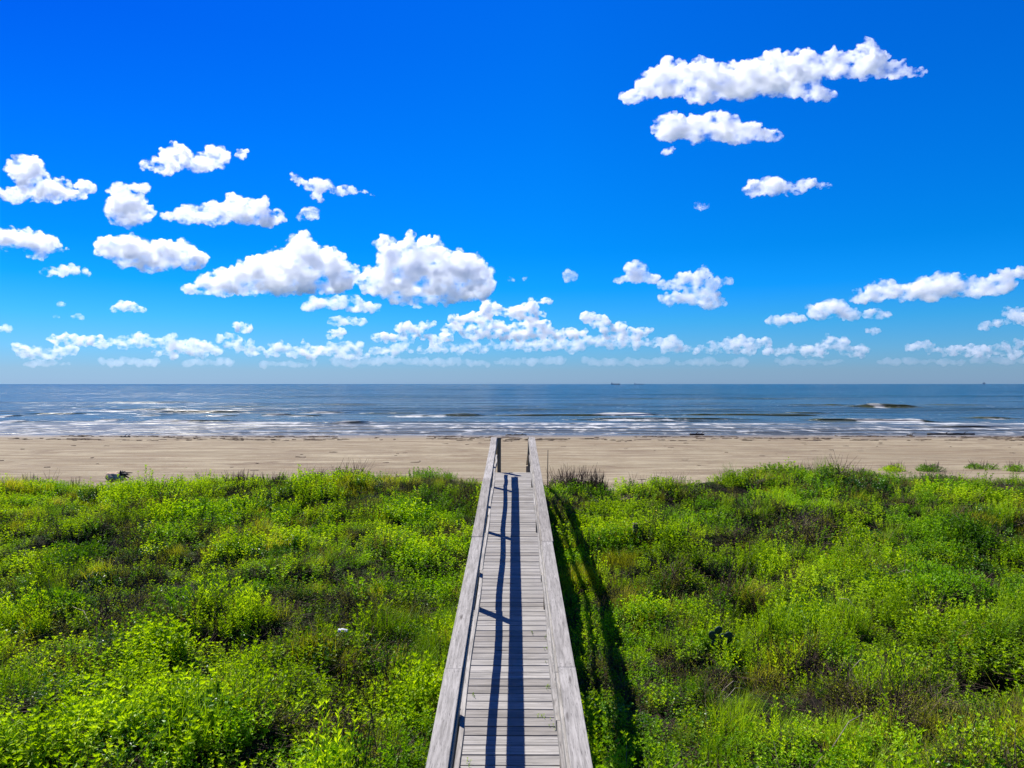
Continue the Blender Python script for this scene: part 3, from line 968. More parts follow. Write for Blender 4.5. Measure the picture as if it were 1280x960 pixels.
# --- shrubs that stand out of the ground cover
def shrub(px, py, w, h, label, mat, n, leaf=.045, wide=.5, twig=DTWIG, spikes=0, d=None, group='shrubs standing out on the dune', seed=0, blade=0):
    p = ground_hit(px, py) if d is None else P(px, py, d)
    z = gz(p.x, p.y)
    r_ = np.random.default_rng(900 + seed)
    root = empty('shrub', (p.x, p.y, z)); tag(root, label, 'shrub', group)
    o = np.array([p.x, p.y, z])
    # several lobes of different size make an uneven outline
    parts = []
    nl_ = 4 + int(w * 5)
    for k in range(nl_):
        a = r_.uniform(0, 6.283); q = math.sqrt(r_.uniform(0, 1)) * w * .36
        s_ = r_.uniform(.45, .9)
        V, Fq = mound(int(n / nl_), w * .28 * s_ + .06, h * r_.uniform(.5, 1.0), leaf, wide, r_)
        parts.append((V + o + np.array([q * math.cos(a), q * math.sin(a) * .8, -.02]), Fq, 0))
    if blade:
        V, Fq = blades(blade, w * .4, h * 1.25, .012, .6, r_); parts.append((V + o, Fq, 0))
    link('foliage', make_me('foliage', parts, [mat]), root)
    m = 26 + spikes
    a0 = np.c_[r_.normal(0, w * .16, (m, 2)), np.full(m, -.04)]
    b0 = np.c_[a0[:, :2] * 1.5 + r_.normal(0, w * .07, (m, 2)), h * r_.uniform(.5, 1.0 if not spikes else 1.5, m)]
    mm = a0 + (b0 - a0) * r_.uniform(.4, .7, (m, 1)); e0 = mm + np.c_[r_.normal(0, w * .06, (m, 2)), h * r_.uniform(.15, .4, m)]
    link('stems', make_me('stems', [(*[q if i else q + o for i, q in enumerate(twigs(a0, b0, .008, .003))], 0), (*[q if i else q + o for i, q in enumerate(twigs(mm, e0, .005, .002))], 0)], [twig]), root)
    return root


shrub(712, 603, 1.35, .50, 'dark reddish-brown twiggy bush beside the right rail at the beach end of the boardwalk', L_BUSH, 5200, .03, .55, DTWIG, 120, d=19.3, seed=1)
shrub(745, 602, .7, .44, 'smaller twiggy bush just right of the dark one near the boardwalk end', L_BUSH, 2600, .03, .55, DTWIG, 80, d=19.0, seed=2)
shrub(1118, 584, .85, .27, 'green bush standing on bare sand, left one of a close pair on the right', L_LIME, 1500, .05, .5, TWIG, 6, d=24.5, seed=3)
shrub(1164, 584, .85, .27, 'green bush standing on bare sand, right one of a close pair on the right', L_GREEN, 1500, .05, .5, TWIG, 6, d=24.5, seed=4)
shrub(1224, 583, 1.1, .22, 'low flat green bush alone on the sand near the right edge', L_GREEN, 1500, .045, .5, TWIG, 4, d=25.2, seed=5)
shrub(1268, 584, .7, .26, 'green bush on sand touching the right edge of the view', L_GREEN, 1100, .045, .5, TWIG, 4, d=24.5, seed=6)
shrub(1078, 587, .55, .20, 'small round green bush at the edge of the plants left of the sand pair', L_GREEN, 700, .045, .5, TWIG, 4, d=23.2, seed=7)
shrub(34, 600, .55, .34, 'dark spiky tuft on the dune edge at the far left', L_GREEN, 500, .045, .4, TWIG, 10, d=20.3, seed=8, blade=120)
shrub(93, 600, .45, .30, 'small spiky green tuft left of the driftwood stump', L_GREEN, 400, .045, .4, TWIG, 10, d=20.3, seed=9, blade=80)
shrub(300, 606, .75, .30, 'dark twiggy bush on the left dune crest', L_OLIVE, 900, .028, .5, DTWIG, 60, d=19.2, seed=10)
shrub(345, 602, .9, .32, 'brown spiky weeds on the left dune crest right of the dark twiggy bush', L_OLIVE, 700, .028, .5, DTWIG, 80, d=19.4, seed=11)
shrub(498, 592, .7, .20, 'small green hump on the crest midway between left edge and boardwalk', L_GREEN, 900, .045, .5, TWIG, 4, d=20.0, seed=12)
shrub(865, 655, 1.15, .42, 'round bright green mound bush on the right slope', L_GREEN, 3200, .05, .5, TWIG, 0, seed=13)
shrub(735, 650, .65, .34, 'leafy pale green bush beside the shadow of the handrail', L_LIME, 1400, .06, .5, TWIG, 0, seed=14)
shrub(1010, 628, 1.5, .38, 'wide bright green mound below the crest right of the centre', L_GREEN, 3600, .045, .5, TWIG, 0, seed=15)
shrub(1160, 722, 1.7, .45, 'broad deep green leafy mound on the right with a dark hollow under it', L_GREEN, 5200, .055, .6, TWIG, 0, seed=16)
shrub(90, 690, 1.7, .42, 'bright green mound near the left edge, halfway down the dune', L_GREEN, 4200, .05, .55, TWIG, 0, seed=17)
shrub(70, 748, 1.3, .42, 'glossy broad-leaved bush near the left edge in front of the bright mound', L_GREEN, 2600, .075, .6, TWIG, 0, seed=18)
shrub(1000, 590, 1.0, .30, 'highest leafy bush on the right dune crest', L_GREEN, 1500, .04, .5, TWIG, 10, d=20.4, seed=19)

# --- driftwood stump on the left crest
p = P(146, 600, 20.9); z = gz(p.x, p.y)
z += .12; root = empty('driftwood_stump', (p.x, p.y, z)); tag(root, 'upturned tan driftwood stump with dark roots on the dune edge at left', 'driftwood')
lump('trunk', (.24, .16, .15), DRIFT, root, 3, 4, .45, 1.6, (p.x - .05, p.y, z + .30), .2)
rr = np.random.default_rng(5); tb = []
for k in range(9):
    a = rr.uniform(-.9, 1.6); L_ = rr.uniform(.22, .42)
    q0 = np.array([p.x + .08, p.y, z + .38]); dv = np.array([math.cos(a) * .9, rr.uniform(-.4, .4), math.sin(a) * .6])
    pp = [q0 + dv * L_ * f + np.array([0, 0, -.25 * (f * L_) ** 1.5 * 2]) for f in np.linspace(0, 1, 6)]
    tb.append(tube(pp, np.linspace(.042, .008, 6), 7, .12, rr))
tube_me('roots', tb, DARKWOOD, root)
p = P(162, 600, 21.2); z = gz(p.x, p.y)
o = tube_me('driftwood_chunk', [tube([(p.x - .12, p.y, z + .10), (p.x, p.y, z + .16), (p.x + .12, p.y - .02, z + .15), (p.x + .17, p.y, z - .02)], [.03, .055, .045, .035], 8, .1)], DARKWOOD)
tag(o, 'small black bent driftwood piece just right of the tan stump', 'driftwood')

# --- thin stake, weathered stub post
p = P(684, 592, 19.6); z = gz(p.x, p.y)
o = tube_me('marker_stake', [tube([(p.x, p.y, z - .2), (p.x + .012, p.y, z + .5), (p.x + .02, p.y, P(684, 562, 19.6).z)], [.013, .012, .010], 8)], DARKWOOD)
tag(o, 'thin dark upright stake right of the boardwalk end, against the sand', 'stake')
p = ground_hit(794, 664); z = gz(p.x, p.y)
mb = MB(); mb.box(p.x - .05, p.x + .05, p.y - .05, p.y + .05, z - .2, z + .36); o = mb.build('post_stub', W_POST, None, .006)
tag(o, 'short dark wooden post stub sticking out of the green right of the handrail shadow', 'post')

# --- prickly pear
t = NT('cactus_skin'); t.bsdf(t.mix(t.noise(t.pos(), 40, 2), (0.012, 0.032, 0.014), (0.03, 0.07, 0.025)), .55, .35); CACT = t.m
p = ground_hit(903, 800); z = gz(p.x, p.y) + .08
root = empty('prickly_pear', (p.x, p.y, z)); tag(root, 'dark prickly pear cactus with round flat pads among the weeds on the right', 'cactus')
for (dx, dz_, r0, tl, dy) in ((-.10, .06, .055, -.3, 0), (-.13, .17, .055, -.5, .02), (.02, .05, .06, .1, -.02), (.08, .15, .065, .35, .0), (.05, -.03, .055, .3, -.05), (-.05, .24, .05, .9, .03), (.0, .16, .05, -.2, -.03)):
    V, Fc = ico(3)
    V = V * np.array([r0, .018, r0 * 1.25]) * (1 + .04 * vnoise(V[:, 0] * 3, V[:, 2] * 3, 9))[:, None]
    c, s_ = math.cos(tl), math.sin(tl)
    V = np.stack([V[:, 0] * c + V[:, 2] * s_, V[:, 1], -V[:, 0] * s_ + V[:, 2] * c], -1) + np.array([p.x + dx, p.y + dy, z + dz_])
    link('pad', mesh_np('pad', V, Fc, True, CACT), root)

# --- pale scrap caught in the plants
t = NT('white_scrap'); t.bsdf((0.62, 0.62, 0.64), .6, .3); SCRAP = t.m
p = ground_hit(428, 792)
o = lump('scrap', (.06, .045, .02), SCRAP, None, 8, 3, 1.0, 3.2, (p.x, p.y, gz(p.x, p.y) + .24))
tag(o, 'small crumpled white scrap lying in the brownish weeds left of the boardwalk', 'litter')

# --- dead pale stems
for k, (x0, y0, x1, y1, hh, lab) in enumerate((
        (1048, 766, 1070, 792, .5, 'pale dead stem leaning in the tall bright weeds on the right'),
        (1040, 945, 1078, 912, .35, 'long pale dead stem lying low at the bottom right'),
        (902, 872, 928, 870, .32, 'pale dead stem lying over the dark hollow right of the boardwalk'),
        (905, 882, 930, 872, .30, 'second pale dead stem crossing over the dark hollow right of the boardwalk'),
        (1120, 726, 1145, 736, .4, 'crooked pale dead stem under the broad deep green mound'),
        (90, 762, 112, 792, .3, 'pale dead stem in the brown patch at left, upper one'),
        (118, 778, 136, 770, .3, 'pale dead stem in the brown patch at left, lower one'),
        (1062, 852, 1085, 850, .4, 'short pale dead stem in the olive weeds at lower right'))):
    a = ground_hit(x0, y0); c = ground_hit(x1, y1)
    za, zc = gz(a.x, a.y) + hh * .8, gz(c.x, c.y) + hh
    mid = ((a.x + c.x) / 2 + .02, (a.y + c.y) / 2 + .03, (za + zc) / 2 + .06)
    o = tube_me('dead_stem', [tube([(a.x, a.y, za), mid, (c.x, c.y, zc)], [.0045, .004, .002], 6)], PALE)
    tag(o, lab, 'dead stem', 'dead stems among the weeds')

# --- weeds sprouting between the planks
SPROUT = ['weed in the planks under the right rail, farthest of the row', 'weed in the planks under the right rail, second farthest', 'weed in the planks under the right rail, third farthest',
          'weed in the planks under the right rail, fourth farthest', 'weed in the planks under the right rail, third nearest', 'lone weed in the planks just inside the left rail beside the thin shadow',
          'weed in the planks under the right rail, nearest of the row', 'weed at the bottom of the view in the planks by the left rail', 'weed in the planks under the right rail, second nearest', 'weed in the planks a little left of the second nearest one']
for k, (px, py) in enumerate(((665, 791), (682.5, 797), (683.5, 811), (685, 827), (684, 861), (596, 870), (691, 911), (583, 955), (684, 899), (673, 896))):
    d = 3.81 * F / (py - 401)
    x = (px - 643) / F * d
    r_ = np.random.default_rng(40 + k)
    parts = shoots(4, .035, .045, 4, .022, .45, rng=r_)
    me = make_me('weed_sprout', [(V + np.array([x, d, deck_h(d) - .01]), Fq, m) for V, Fq, m in parts], [L_LIME, L_GREEN])
    tag(link('weed_sprout', me), SPROUT[k], 'weed', 'weeds sprouting between the planks')

# --- logs and wrack along the shore
def shore_log(x0, x1, py, r, label, mat=DARKWOOD, tilt=0.0):
    a = P(x0, py, ZC * F / (py - 479.6) * .985); b2 = P(x1, py, ZC * F / (py - 479.6) * .985 + tilt)
    n = 9; rr = np.random.default_rng(int(x0))
    pp = [(a.x + (b2.x - a.x) * f, a.y + (b2.y - a.y) * f + rr.normal(0, .06), max(gz(a.x, a.y), 0.02) + r * .6 + rr.normal(0, .02)) for f in np.linspace(0, 1, n)]
    tb = [tube(pp, [r * (1.1 - .4 * f) for f in np.linspace(0, 1, n)], 9, .06, rr)]
    for k in range(2):
        q = np.array(pp[3 + 3 * k]); tb.append(tube([q, q + np.array([.25, -.1, .25]), q + np.array([.5, -.15, .34])], [r * .4, r * .3, r * .12], 6, .05, rr))
    tag(tube_me('shore_log', tb, mat), label, 'log', 'logs washed up along the shore')


shore_log(1158, 1217, 542.0, .13, 'longest dark log at the water edge on the right')
shore_log(632, 658, 542.9, .075, 'dark log at the water edge seen over the end of the boardwalk')
shore_log(862, 880, 542.6, .13, 'short thick dark log lump at the water edge right of the boardwalk')
shore_log(1132, 1140, 543.2, .09, 'stubby dark log just left of the longest one')
shore_log(150, 162, 547.2, .09, 'short dark log on the wrack line at left')
rr = np.random.default_rng(77)
V0, F0 = ico(2)
Vs, Fs, n0 = [], [], 0
for k in range(1500):
    row = rr.choice(3, p=[.45, .4, .15])
    x = rr.uniform(-90, 90)
    if fbm(x * .12, row * 3.3, 88, 3) < .48: continue
    y = [82.3, 78.6, 75.2][row] + (float(fbm(x * .06, row * 5.0, 89, 3)) - .5) * 4.0 + rr.normal(0, .8)
    sx, sy, sz = rr.uniform(.10, .5) * (2.0 if rr.random() < .12 else 1), rr.uniform(.08, .3), rr.uniform(.015, .07)
    n = fbm(V0[:, 0] * 3 + k, V0[:, 1] * 3 + V0[:, 2], k, 3)
    V = V0 * (1 + .9 * (n - .5) * 2)[:, None] * np.array([sx, sy, sz]) + np.array([x, y, gz(x, y) + sz * .3])
    Vs.append(V); Fs.append(F0 + n0); n0 += len(V)
for k in range(170):
    y = 34 + 44 * rr.random() ** .8; x = rr.uniform(-.85, .85) * y
    if fbm(x * .09, y * .16, 93, 3) < .50: continue
    sx, sy, sz = rr.uniform(.05, .28), rr.uniform(.05, .18), rr.uniform(.01, .04)
    n = fbm(V0[:, 0] * 3 + k, V0[:, 1] * 3 + V0[:, 2], k + 9, 3)
    Vs.append(V0 * (1 + .9 * (n - .5) * 2)[:, None] * np.array([sx, sy, sz]) + np.array([x, y, gz(x, y) + sz * .3])); Fs.append(F0 + n0); n0 += len(V0)
tag(link('seaweed_wrack', mesh_np('seaweed_wrack', np.concatenate(Vs), np.concatenate(Fs), True, WEED)), 'broken line of dark seaweed washed up along the sand near the water', 'seaweed', kind='stuff')

# --- ships and a platform on the horizon
t = NT('hazed_ship_hull'); t.bsdf((0.035, 0.075, 0.15), .5, .4); HULL = t.m  # dark blue-grey: distance haze is put into the hull colour
t = NT('hazed_ship_upper'); t.bsdf((0.16, 0.24, 0.34), .5, .4); UPPER = t.m  # paler blue-grey, distance haze in the colour as well


def prism(name, outline, x0, y0, z0, w, mat, parent):
    """side outline (x, z) given a width w in y"""
    n = len(outline)
    V = [(x0 + a, y0 - w / 2, z0 + b_) for a, b_ in outline] + [(x0 + a, y0 + w / 2, z0 + b_) for a, b_ in outline]
    bm = bmesh.new(); vs = [bm.verts.new(v) for v in V]
    bm.faces.new(vs[:n]); bm.faces.new(vs[n:][::-1])
    for i_ in range(n): bm.faces.new((vs[i_], vs[n + i_], vs[n + (i_ + 1) % n], vs[(i_ + 1) % n]))
    bmesh.ops.recalc_face_normals(bm, faces=bm.faces)
    me = bpy.data.meshes.new(name); bm.to_mesh(me); bm.free(); me.materials.append(mat)
    return link(name, me, parent)


def ship(px, D, L_, h, label, crane):
    x = (px - 643) / F * D
    root = empty('cargo_ship', (x, D, 0)); tag(root, label, 'ship', 'ships on the horizon')
    prism('hull', [(-L_ / 2, h * .9), (-L_ * .46, -1), (L_ * .44, -1), (L_ / 2, h * 1.05), (L_ * .44, h * .85), (-L_ * .3, h * .75)], x, D, 0, L_ * .16, HULL, root)
    prism('bridge', [(-L_ * .45, h * .7), (-L_ * .45, h * 2.0), (-L_ * .36, h * 2.0), (-L_ * .34, h * .7)], x, D, 0, L_ * .13, UPPER, root)
    prism('funnel', [(-L_ * .44, h * 1.9), (-L_ * .43, h * 2.4), (-L_ * .39, h * 2.4), (-L_ * .39, h * 1.9)], x, D, 0, L_ * .05, HULL, root)
    for k in range(crane):
        q = -L_ * .2 + k * L_ * .17
        prism('cargo_crane', [(q, h * .7), (q, h * 1.5), (q + L_ * .09, h * 1.55), (q + L_ * .09, h * 1.35), (q + L_ * .025, h * 1.3), (q + L_ * .025, h * .7)], x, D, 0, L_ * .04, HULL, root)


ship(769.5, 7600, 100, 9.5, 'darker cargo ship on the horizon right of the boardwalk line', 4)
ship(799, 10500, 160, 7.5, 'fainter, lower cargo ship on the horizon just right of the darker one', 3)
x = (1228.5 - 643) / F * 7000
root = empty('offshore_platform', (x, 7000, 0)); tag(root, 'tiny offshore platform on the horizon near the right edge', 'platform')
prism('deck_block', [(-9, 9), (-9, 14), (-3, 14), (-3, 20), (3, 20), (3, 14), (9, 14), (9, 9)], x, 7000, 0, 14, HULL, root)
for sx_ in (-7, 7):
    for sy_ in (-5, 5):
        prism('leg', [(sx_ - 1, -2), (sx_ - 1, 9.5), (sx_ + 1, 9.5), (sx_ + 1, -2)], x, 7000 + sy_, 0, 2, HULL, root)
# ------------------------------------------------------------------ clouds
def cloud_material(dens, aniso=0.45, pxm=0):
    t = NT('cloud_vapour')
    v = t.node('ShaderNodeVolumePrincipled')
    v.inputs['Color'].default_value = (1, 1, 1, 1)
    v.inputs['Density'].default_value = dens
    v.inputs['Anisotropy'].default_value = aniso
    if pxm:
        q = t.noise(t.pos((.8, 1, 1.15)), 1 / (17 * pxm), 6, 0.64)
        mr = t.node('ShaderNodeMapRange', i_From_Min=.42, i_From_Max=.62, i_To_Min=0.0, i_To_Max=dens * 2.5)
        t.l.new(q, mr.inputs['Value']); t.l.new(mr.outputs[0], v.inputs['Density'])
        t.m.cycles.volume_step_rate = 1.0
    t.l.new(v.outputs[0], t.out.inputs['Volume'])
    return t.m


BASE = 1000.0


ICO1, ICO2 = ico(2), ico(3)
TEX = {}


def noise_tex(size, kind='CLOUDS', depth=3, hard=False):
    k = (round(size, 1), kind, hard)
    if k not in TEX:
        t = bpy.data.textures.new('puff_noise', kind)
        t.noise_scale = size
        if kind == 'CLOUDS':
            t.noise_depth = depth
            t.noise_type = 'HARD_NOISE' if hard else 'SOFT_NOISE'
        TEX[k] = t
    return TEX[k]


def build_cloud(base_y, blobs, label, dens_k=1.0, group=None, rag=1.0, D=None):
    """base_y: photo row of the cloud base, which sets how far off it floats; blobs: billows (px, py, rx, ry)."""
    D = D or min(BASE * F / max(479.6 - base_y, 30), 26000)
    pxm = D / F
    rs = random.Random(int(base_y * 31 + blobs[0][0] * 7))
    Vs, Fs, n0 = [], [], 0

    def ball(c, r, proto):
        nonlocal n0
        V, Fc = proto
        Vs.append(V * np.array(r) + np.array(c)); Fs.append(Fc + n0); n0 += len(V)

    cx = sum(b[0] for b in blobs) / len(blobs)
    for (px, py, rx, ry) in blobs:
        c = P(px, py, D)
        R = np.array([rx, min(rx, ry * 1.2) * 0.62, ry]) * pxm * 0.93
        zb = P(0, base_y, D).z
        c.y += rs.uniform(-0.5, 0.5) * R[1]
        ball(c, R, ICO2)
        nch = 14 + int(min(rx, 50) * min(ry, 30) / 22)
        for k in range(nch):
            th = rs.uniform(0, 2 * math.pi); u = rs.uniform(-0.5, 1.0)
            q = math.sqrt(max(0, 1 - u * u))
            dv = np.array([q * math.cos(th), -abs(q * math.sin(th)) * 0.9 if rs.random() < .7 else q * math.sin(th) * .8, u])
            p = np.array(c) + dv * R * rs.uniform(0.75, 1.0)
            r = min(R[2], R[0]) * rs.uniform(0.16, 0.46) * (1.0 if u > -0.1 else 0.6)
            if p[2] - r * 0.7 < zb: p[2] = zb + r * 0.7
            ball(p, np.array([r * rs.uniform(1, 1.4), r * 1.1, r * rs.uniform(.8, 1.0)]), ICO1)
            for j in range(4 if u > 0 else 2):
                th = rs.uniform(0, 2 * math.pi); u2 = rs.uniform(-.2, 1)
                q2 = math.sqrt(1 - u2 * u2)
                r2 = r * rs.uniform(.3, .55)
                ball(p + np.array([q2 * math.cos(th), q2 * math.sin(th), u2]) * r * 1.0, [r2 * rs.uniform(1, 1.5 * rag), r2, r2], ICO1)
    V = np.concatenate(Vs); Fc = np.concatenate(Fs)
    org = Vector((P(cx, base_y, D)))
    V = V - np.array(org)
    me = mesh_np('cloud', V, Fc, True)
    o = bpy.data.objects.new('cloud', me)
    C.objects.link(o)
    o.location = org
    span = V[:, 0].max() - V[:, 0].min()
    rm = o.modifiers.new('remesh', 'REMESH'); rm.mode = 'VOXEL'
    rm.voxel_size = max(pxm * 1.25, span / 260); rm.use_smooth_shade = True
    for sz, st, hd in ((24, 9, False), (11, 6, True), (0, 0, 0), (6, 7, False), (2.6, 2.6, True)):
        if not sz:
            rm = o.modifiers.new('remesh_again', 'REMESH'); rm.mode = 'VOXEL'
            rm.voxel_size = max(pxm * 1.0, span / 300); rm.use_smooth_shade = True
            continue
        dm = o.modifiers.new('billow', 'DISPLACE')
        dm.texture = noise_tex(sz * pxm, 'CLOUDS', 3, hd)
        dm.texture_coords = 'GLOBAL'
        dm.strength = st * pxm * rag * (1 if hd is False else -1); dm.mid_level = 0.45 if not hd else .3
    me.materials.append(cloud_material(dens_k * 0.11 / pxm, pxm=pxm if rag >= 1 else pxm * .5 if rag > .75 else 0))
    tag(o, label, 'cloud', group)
    return o


CLOUDS = [
 (134, [(792,120,20,9),(815,108,24,16),(840,103,30,21),(880,104,36,24),(925,103,36,22),(965,100,36,24),(1000,92,34,20),(1002,113,34,11),(1028,119,20,6),(1040,84,28,16),(1072,86,28,16),(1084,62,10,12),(1098,72,10,8),(1112,90,26,10),(1140,91,18,5)], 'long ragged white cloud, highest and largest on the upper right', 1.0, 1.15),
 (180, [(838,160,22,15),(868,163,24,15),(900,160,24,17),(925,166,24,13),(955,169,24,8)], 'flat-based white cloud just under the long ragged upper right one', 1.0, 1.1),
 (195, [(832,191,9,4),(838,187,6,4)], 'tiny white scrap of cloud below the flat-based upper right pair', .8, 1.2),
 (247, [(943,238,15,9),(965,234,16,12),(990,235,18,8),(1010,228,14,7),(1028,231,12,4)], 'small white cloud alone in clear blue right of centre, middle height', 1.0, 1.1),
 (261, [(877,257,10,3.5)], 'faint tiny cloud wisp left of the lone small right-hand cloud', .7, 1.2),
 (251, [(26,205,11,14),(40,222,22,20),(62,236,26,13),(15,241,20,9),(50,243,38,8),(88,243,22,6),(108,234,12,9)], 'peaked white cloud at the far left edge, topmost there', 1.0, 1.1),
 (214, [(184,206,9,6),(205,206,18,10),(222,196,18,14),(248,204,26,10),(272,198,16,12),(300,192,8,7)], 'white cloud with two humps, topmost of the left half', 1.0, 1.1),
 (284, [(150,240,14,9),(172,234,14,4),(144,262,14,18),(162,262,24,18),(178,268,12,12),(160,278,16,6)], 'chunky hook-shaped white cloud between the left edge and the two-humped one', 1.0, 1.1),
 (286, [(212,270,16,5),(240,268,22,11),(270,266,26,15),(300,262,20,17),(318,262,16,16),(338,272,20,10)], 'wide white cloud right of the hook-shaped cloud', 1.0, 1.0),
 (326, [(8,298,18,11),(34,300,24,13),(58,304,16,13),(44,317,16,8),(76,311,12,4)], 'white cloud cut off by the left edge, halfway up the sky', 1.0, 1.0),
 (346, [(62,339,14,5),(84,338,18,7),(104,341,12,5)], 'thin flat cloud under the cloud at the left edge', .9, 1.0),
 (342, [(140,310,20,14),(165,316,26,19),(195,324,34,17),(222,314,18,15),(240,325,18,12)], 'rounded white cloud with knobbly top left of the big heaped pair', 1.0, 1.0),
 (391, [(144,386,12,4),(158,383,14,7),(172,386,10,4)], 'small almond-shaped cloud low on the left in clear sky', .9, .9),
 (370, [(242,361,16,6),(265,354,20,11),(295,350,26,16),(325,345,28,22),(360,345,50,20),(352,338,24,26),(378,325,24,27),(382,310,14,13),(405,330,22,20),(425,345,22,18),(340,360,80,9),(300,362,50,7),(405,358,36,10)], 'big heaped cumulus, left one of the two big ones in the middle', 1.15, 1.0),
 (381, [(468,352,20,18),(482,306,14,10),(492,326,20,18),(510,318,22,20),(535,322,26,20),(560,332,26,20),(588,345,24,24),(600,355,14,20),(540,350,50,24),(500,358,34,18),(575,364,34,13),(530,374,50,7)], 'big heaped cumulus, right one of the two big ones in the middle', 1.15, 1.0),
 (390, [(388,384,14,4),(410,379,26,9),(438,376,14,8),(455,384,24,6)], 'low flat cloud tucked under the gap between the two big cumulus', .9, 1.0),
 (406, [(425,401,18,5),(447,402,18,4)], 'thin lens-shaped cloud below the two big cumulus', .8, .9),
 (246, [(367,222,5,4),(374,228,6,5),(384,233,7,5),(396,231,10,7),(408,234,12,6),(424,237,14,4.5),(440,238,12,3.5),(455,240,8,2.2),(393,244,8,3.5),(402,249,5,3),(467,244,6,2.5)], 'torn white cloud with a trailing right tail above the big heaped pair', .9, 1.25),
 (276, [(378,271,8,4),(387,267,10,7)], 'small white puff below the torn cloud with the tail', .9, 1.1),
 (385, [(523,384,9,3)], 'tiny puff under the right big cumulus', .8, 1),
 (355, [(778,350,12,4),(796,342,14,11),(812,348,11,5)], 'small cloud right of centre with pointed top', .9, 1.0),
 (384, [(840,357,20,5),(862,352,20,10),(878,342,14,9),(890,354,12,9),(845,372,20,8),(872,371,26,10),(892,378,16,8)], 'loose heap of cloud below the lone wisp, right of centre', .9, 1.1),
 (406, [(970,401,14,5),(992,398,16,5),(1022,390,18,9),(1040,385,18,10),(1060,393,18,7),(1095,392,20,5)], 'low cloud bank at the foot of the long rising right-hand band', .9, 1.0),
 (381, [(1075,371,18,8),(1100,364,22,13),(1130,366,28,12),(1160,362,26,16),(1190,358,26,14),(1220,360,26,12),(1245,357,20,12)], 'long rising cloud band low on the right', 1.0, 1.0),
 (349, [(1262,342,14,7),(1278,340,12,8),(1292,341,12,8)], 'white cloud end at the right edge above the rising band', 1.0, 1.0),
 (408, [(1232,407,12,3.5),(1250,402,12,6),(1264,395,14,10),(1282,398,16,9)], 'small cloud low at the right edge below the rising band', .9, 1.0),
 (352, [(711,345,8,5)], 'single small puff in clear sky above the centre of the sea', .7, 1.1),
 (352, [(638,348,5,3.5),(655,348,5,4)], 'pair of faint specks of cloud right of the big heaped pair', .6, 1.1),
 (355, [(909,352,6,3)], 'faint speck right of the loose heap of cloud', .6, 1.1),
 (413, [(6,410,10,4)], 'small pale cloud low at the left edge', .7, 1.0),
 (384, [(75,380,7,3.5)], 'faint speck above the low left haze clouds', .5, 1.0),
 (399, [(70,395,6,2.5),(96,396,9,3.5)], 'faint pair of shreds above the low left haze clouds', .5, 1.0),
]
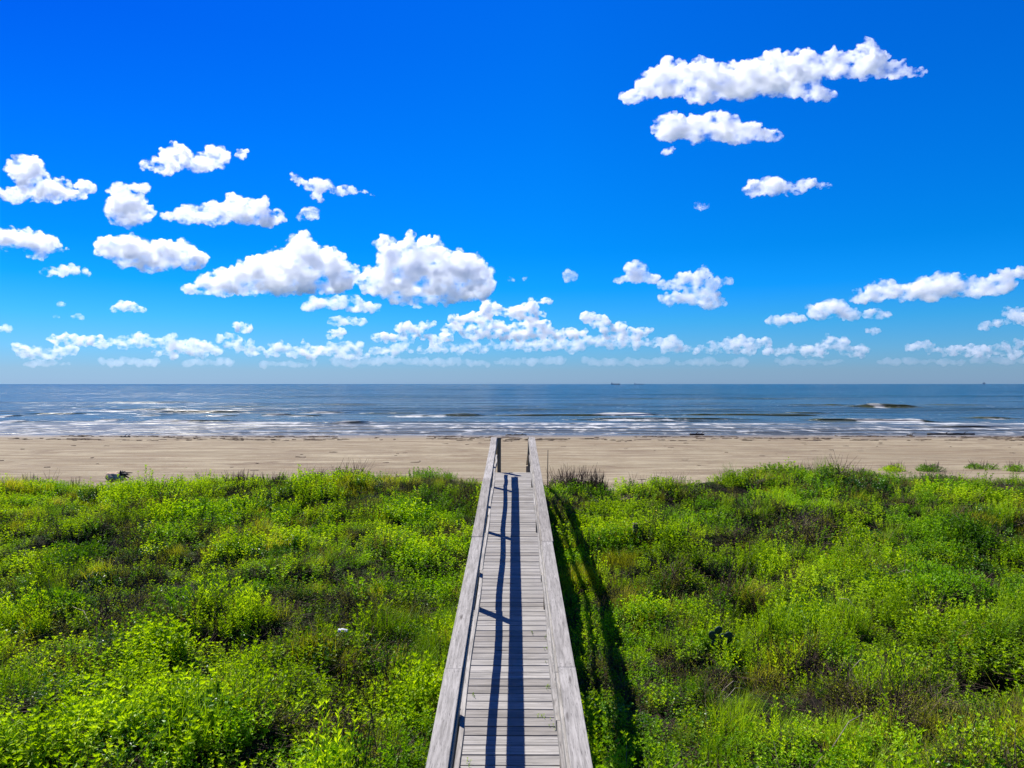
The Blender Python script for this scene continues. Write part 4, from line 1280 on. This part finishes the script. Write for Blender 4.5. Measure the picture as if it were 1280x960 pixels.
LOW = [  # the far rows along the horizon
 (400, [(578,399,16,5),(600,397,18,6),(620,390,16,10),(645,387,12,13),(658,388,14,11),(672,394,12,7),(683,377,6,4)], .75),
 (420, [(510,412,16,6),(528,410,16,8),(475,420,12,6),(505,424,18,5),(545,424,24,7)], .6),
 (424, [(570,412,16,8),(592,414,20,8),(612,410,18,10),(640,412,24,9),(668,410,20,10),(625,420,50,6),(690,418,18,7)], .65),
 (422, [(737,397,8,7),(748,404,12,10),(765,412,16,9),(718,418,18,8),(800,416,16,5),(780,419,30,4)], .65),
 (440, [(700,432,34,7),(740,428,26,8),(790,430,34,7),(835,428,20,8),(660,430,28,8),(850,436,26,5)], .45),
 (444, [(520,436,34,7),(570,436,34,8),(610,434,30,8),(480,440,20,5),(548,426,14,6)], .4),
 (446, [(395,440,22,7),(430,436,24,10),(420,420,14,6),(445,446,20,5)], .42),
 (420, [(423,416,10,5)], .6),
 (445, [(285,424,18,7),(300,432,20,9),(330,440,24,8),(360,438,26,9),(385,442,16,6)], .42),
 (418, [(296,408,6,6),(306,413,7,5)], .55),
 (444, [(140,428,20,6),(170,430,22,8),(200,428,26,10),(235,432,22,9),(262,438,16,8),(225,440,36,6)], .45),
 (430, [(85,424,24,6),(118,421,12,5),(100,428,24,3)], .5),
 (446, [(35,436,22,6),(70,440,26,6),(48,444,30,4)], .36),
 (440, [(890,432,22,6),(920,428,22,8),(948,430,18,7),(905,438,40,4)], .45),
 (446, [(975,438,20,6),(1010,438,24,8),(1040,432,22,10),(1065,438,18,7)], .45),
 (446, [(1150,434,16,6),(1175,438,22,6),(1210,440,26,6),(1245,440,26,7)], .4),
 (438, [(1262,430,14,6),(1285,432,18,8)], .45),
 (424, [(1090,414,5,3)], .4),
 (458, [(160,452,40,4),(260,453,36,4),(60,454,30,3),(360,455,40,4)], .3),
 (460, [(460,452,50,5),(560,453,60,5),(660,452,50,5)], .32),
 (460, [(780,452,60,5),(890,453,50,4),(1010,452,50,4),(1150,452,60,4),(1250,450,40,4)], .3),
]
WORDS = ['broken row of low pale clouds above the horizon, ']
cl_objs = []
for (by, bl, lab, dk, rg) in CLOUDS:
    cl_objs.append(build_cloud(by, bl, lab, dk, 'cumulus clouds over the sea', rg))
LOWLAB = ['low cloud heap with a stepped top left of the boardwalk line near the horizon', 'string of small low puffs under the right big cumulus',
          'low cloud mass straight above the boardwalk end', 'low cloud with a single knob right of the boardwalk line',
          'pale cloud strip right of the boardwalk line just above the haze', 'pale cloud strip left of the boardwalk line just above the haze',
          'pale puffs low under the two big cumulus, on the left', 'small puff under the thin lens-shaped cloud',
          'pale row of puffs low below the left big cumulus', 'slanting little puff above the pale row left of centre',
          'pale knobbly cloud row low below the almond-shaped cloud', 'low pale cloud pieces near the left edge',
          'faintest cloud shreds low at the left edge', 'low pale puffs below the loose heap right of centre',
          'low pale domed cloud below the foot of the rising band', 'low pale thin row below the small cloud at the right edge',
          'low pale cloud cut by the right edge just above the haze', 'speck of cloud below the rising band',
          'veil of haze-thin cloud touching the horizon on the left', 'veil of haze-thin cloud touching the horizon in the middle',
          'veil of haze-thin cloud touching the horizon on the right']
rl = random.Random(5)
for (by, bl, dk), lab in zip(LOW, LOWLAB):
    sub = []
    for (x, y, rx, ry) in bl:
        n = max(2, int(rx / 5))
        for k in range(n):
            t = (k + .5) / n * 2 - 1
            sub.append((x + t * rx * .9, y + rl.uniform(-.5, .35) * ry, rl.uniform(4.5, 10), rl.uniform(.4, .95) * ry + 1.6))
    bl = sub
    cl_objs.append(build_cloud(by, bl, lab, dk * (2.4 if dk > .46 else 1.7 if dk > .33 else 1.0), 'cumulus clouds over the sea', .8 if dk > .33 else .7))
S.cycles.volume_step_rate = 0.25
S.cycles.volume_max_steps = 256
dg = bpy.context.evaluated_depsgraph_get()
dg.update()
for o in cl_objs:
    nm = bpy.data.meshes.new_from_object(o.evaluated_get(dg))
    if not nm.materials:
        nm.materials.append(o.data.materials[0])
    o.modifiers.clear()
    o.data = nm
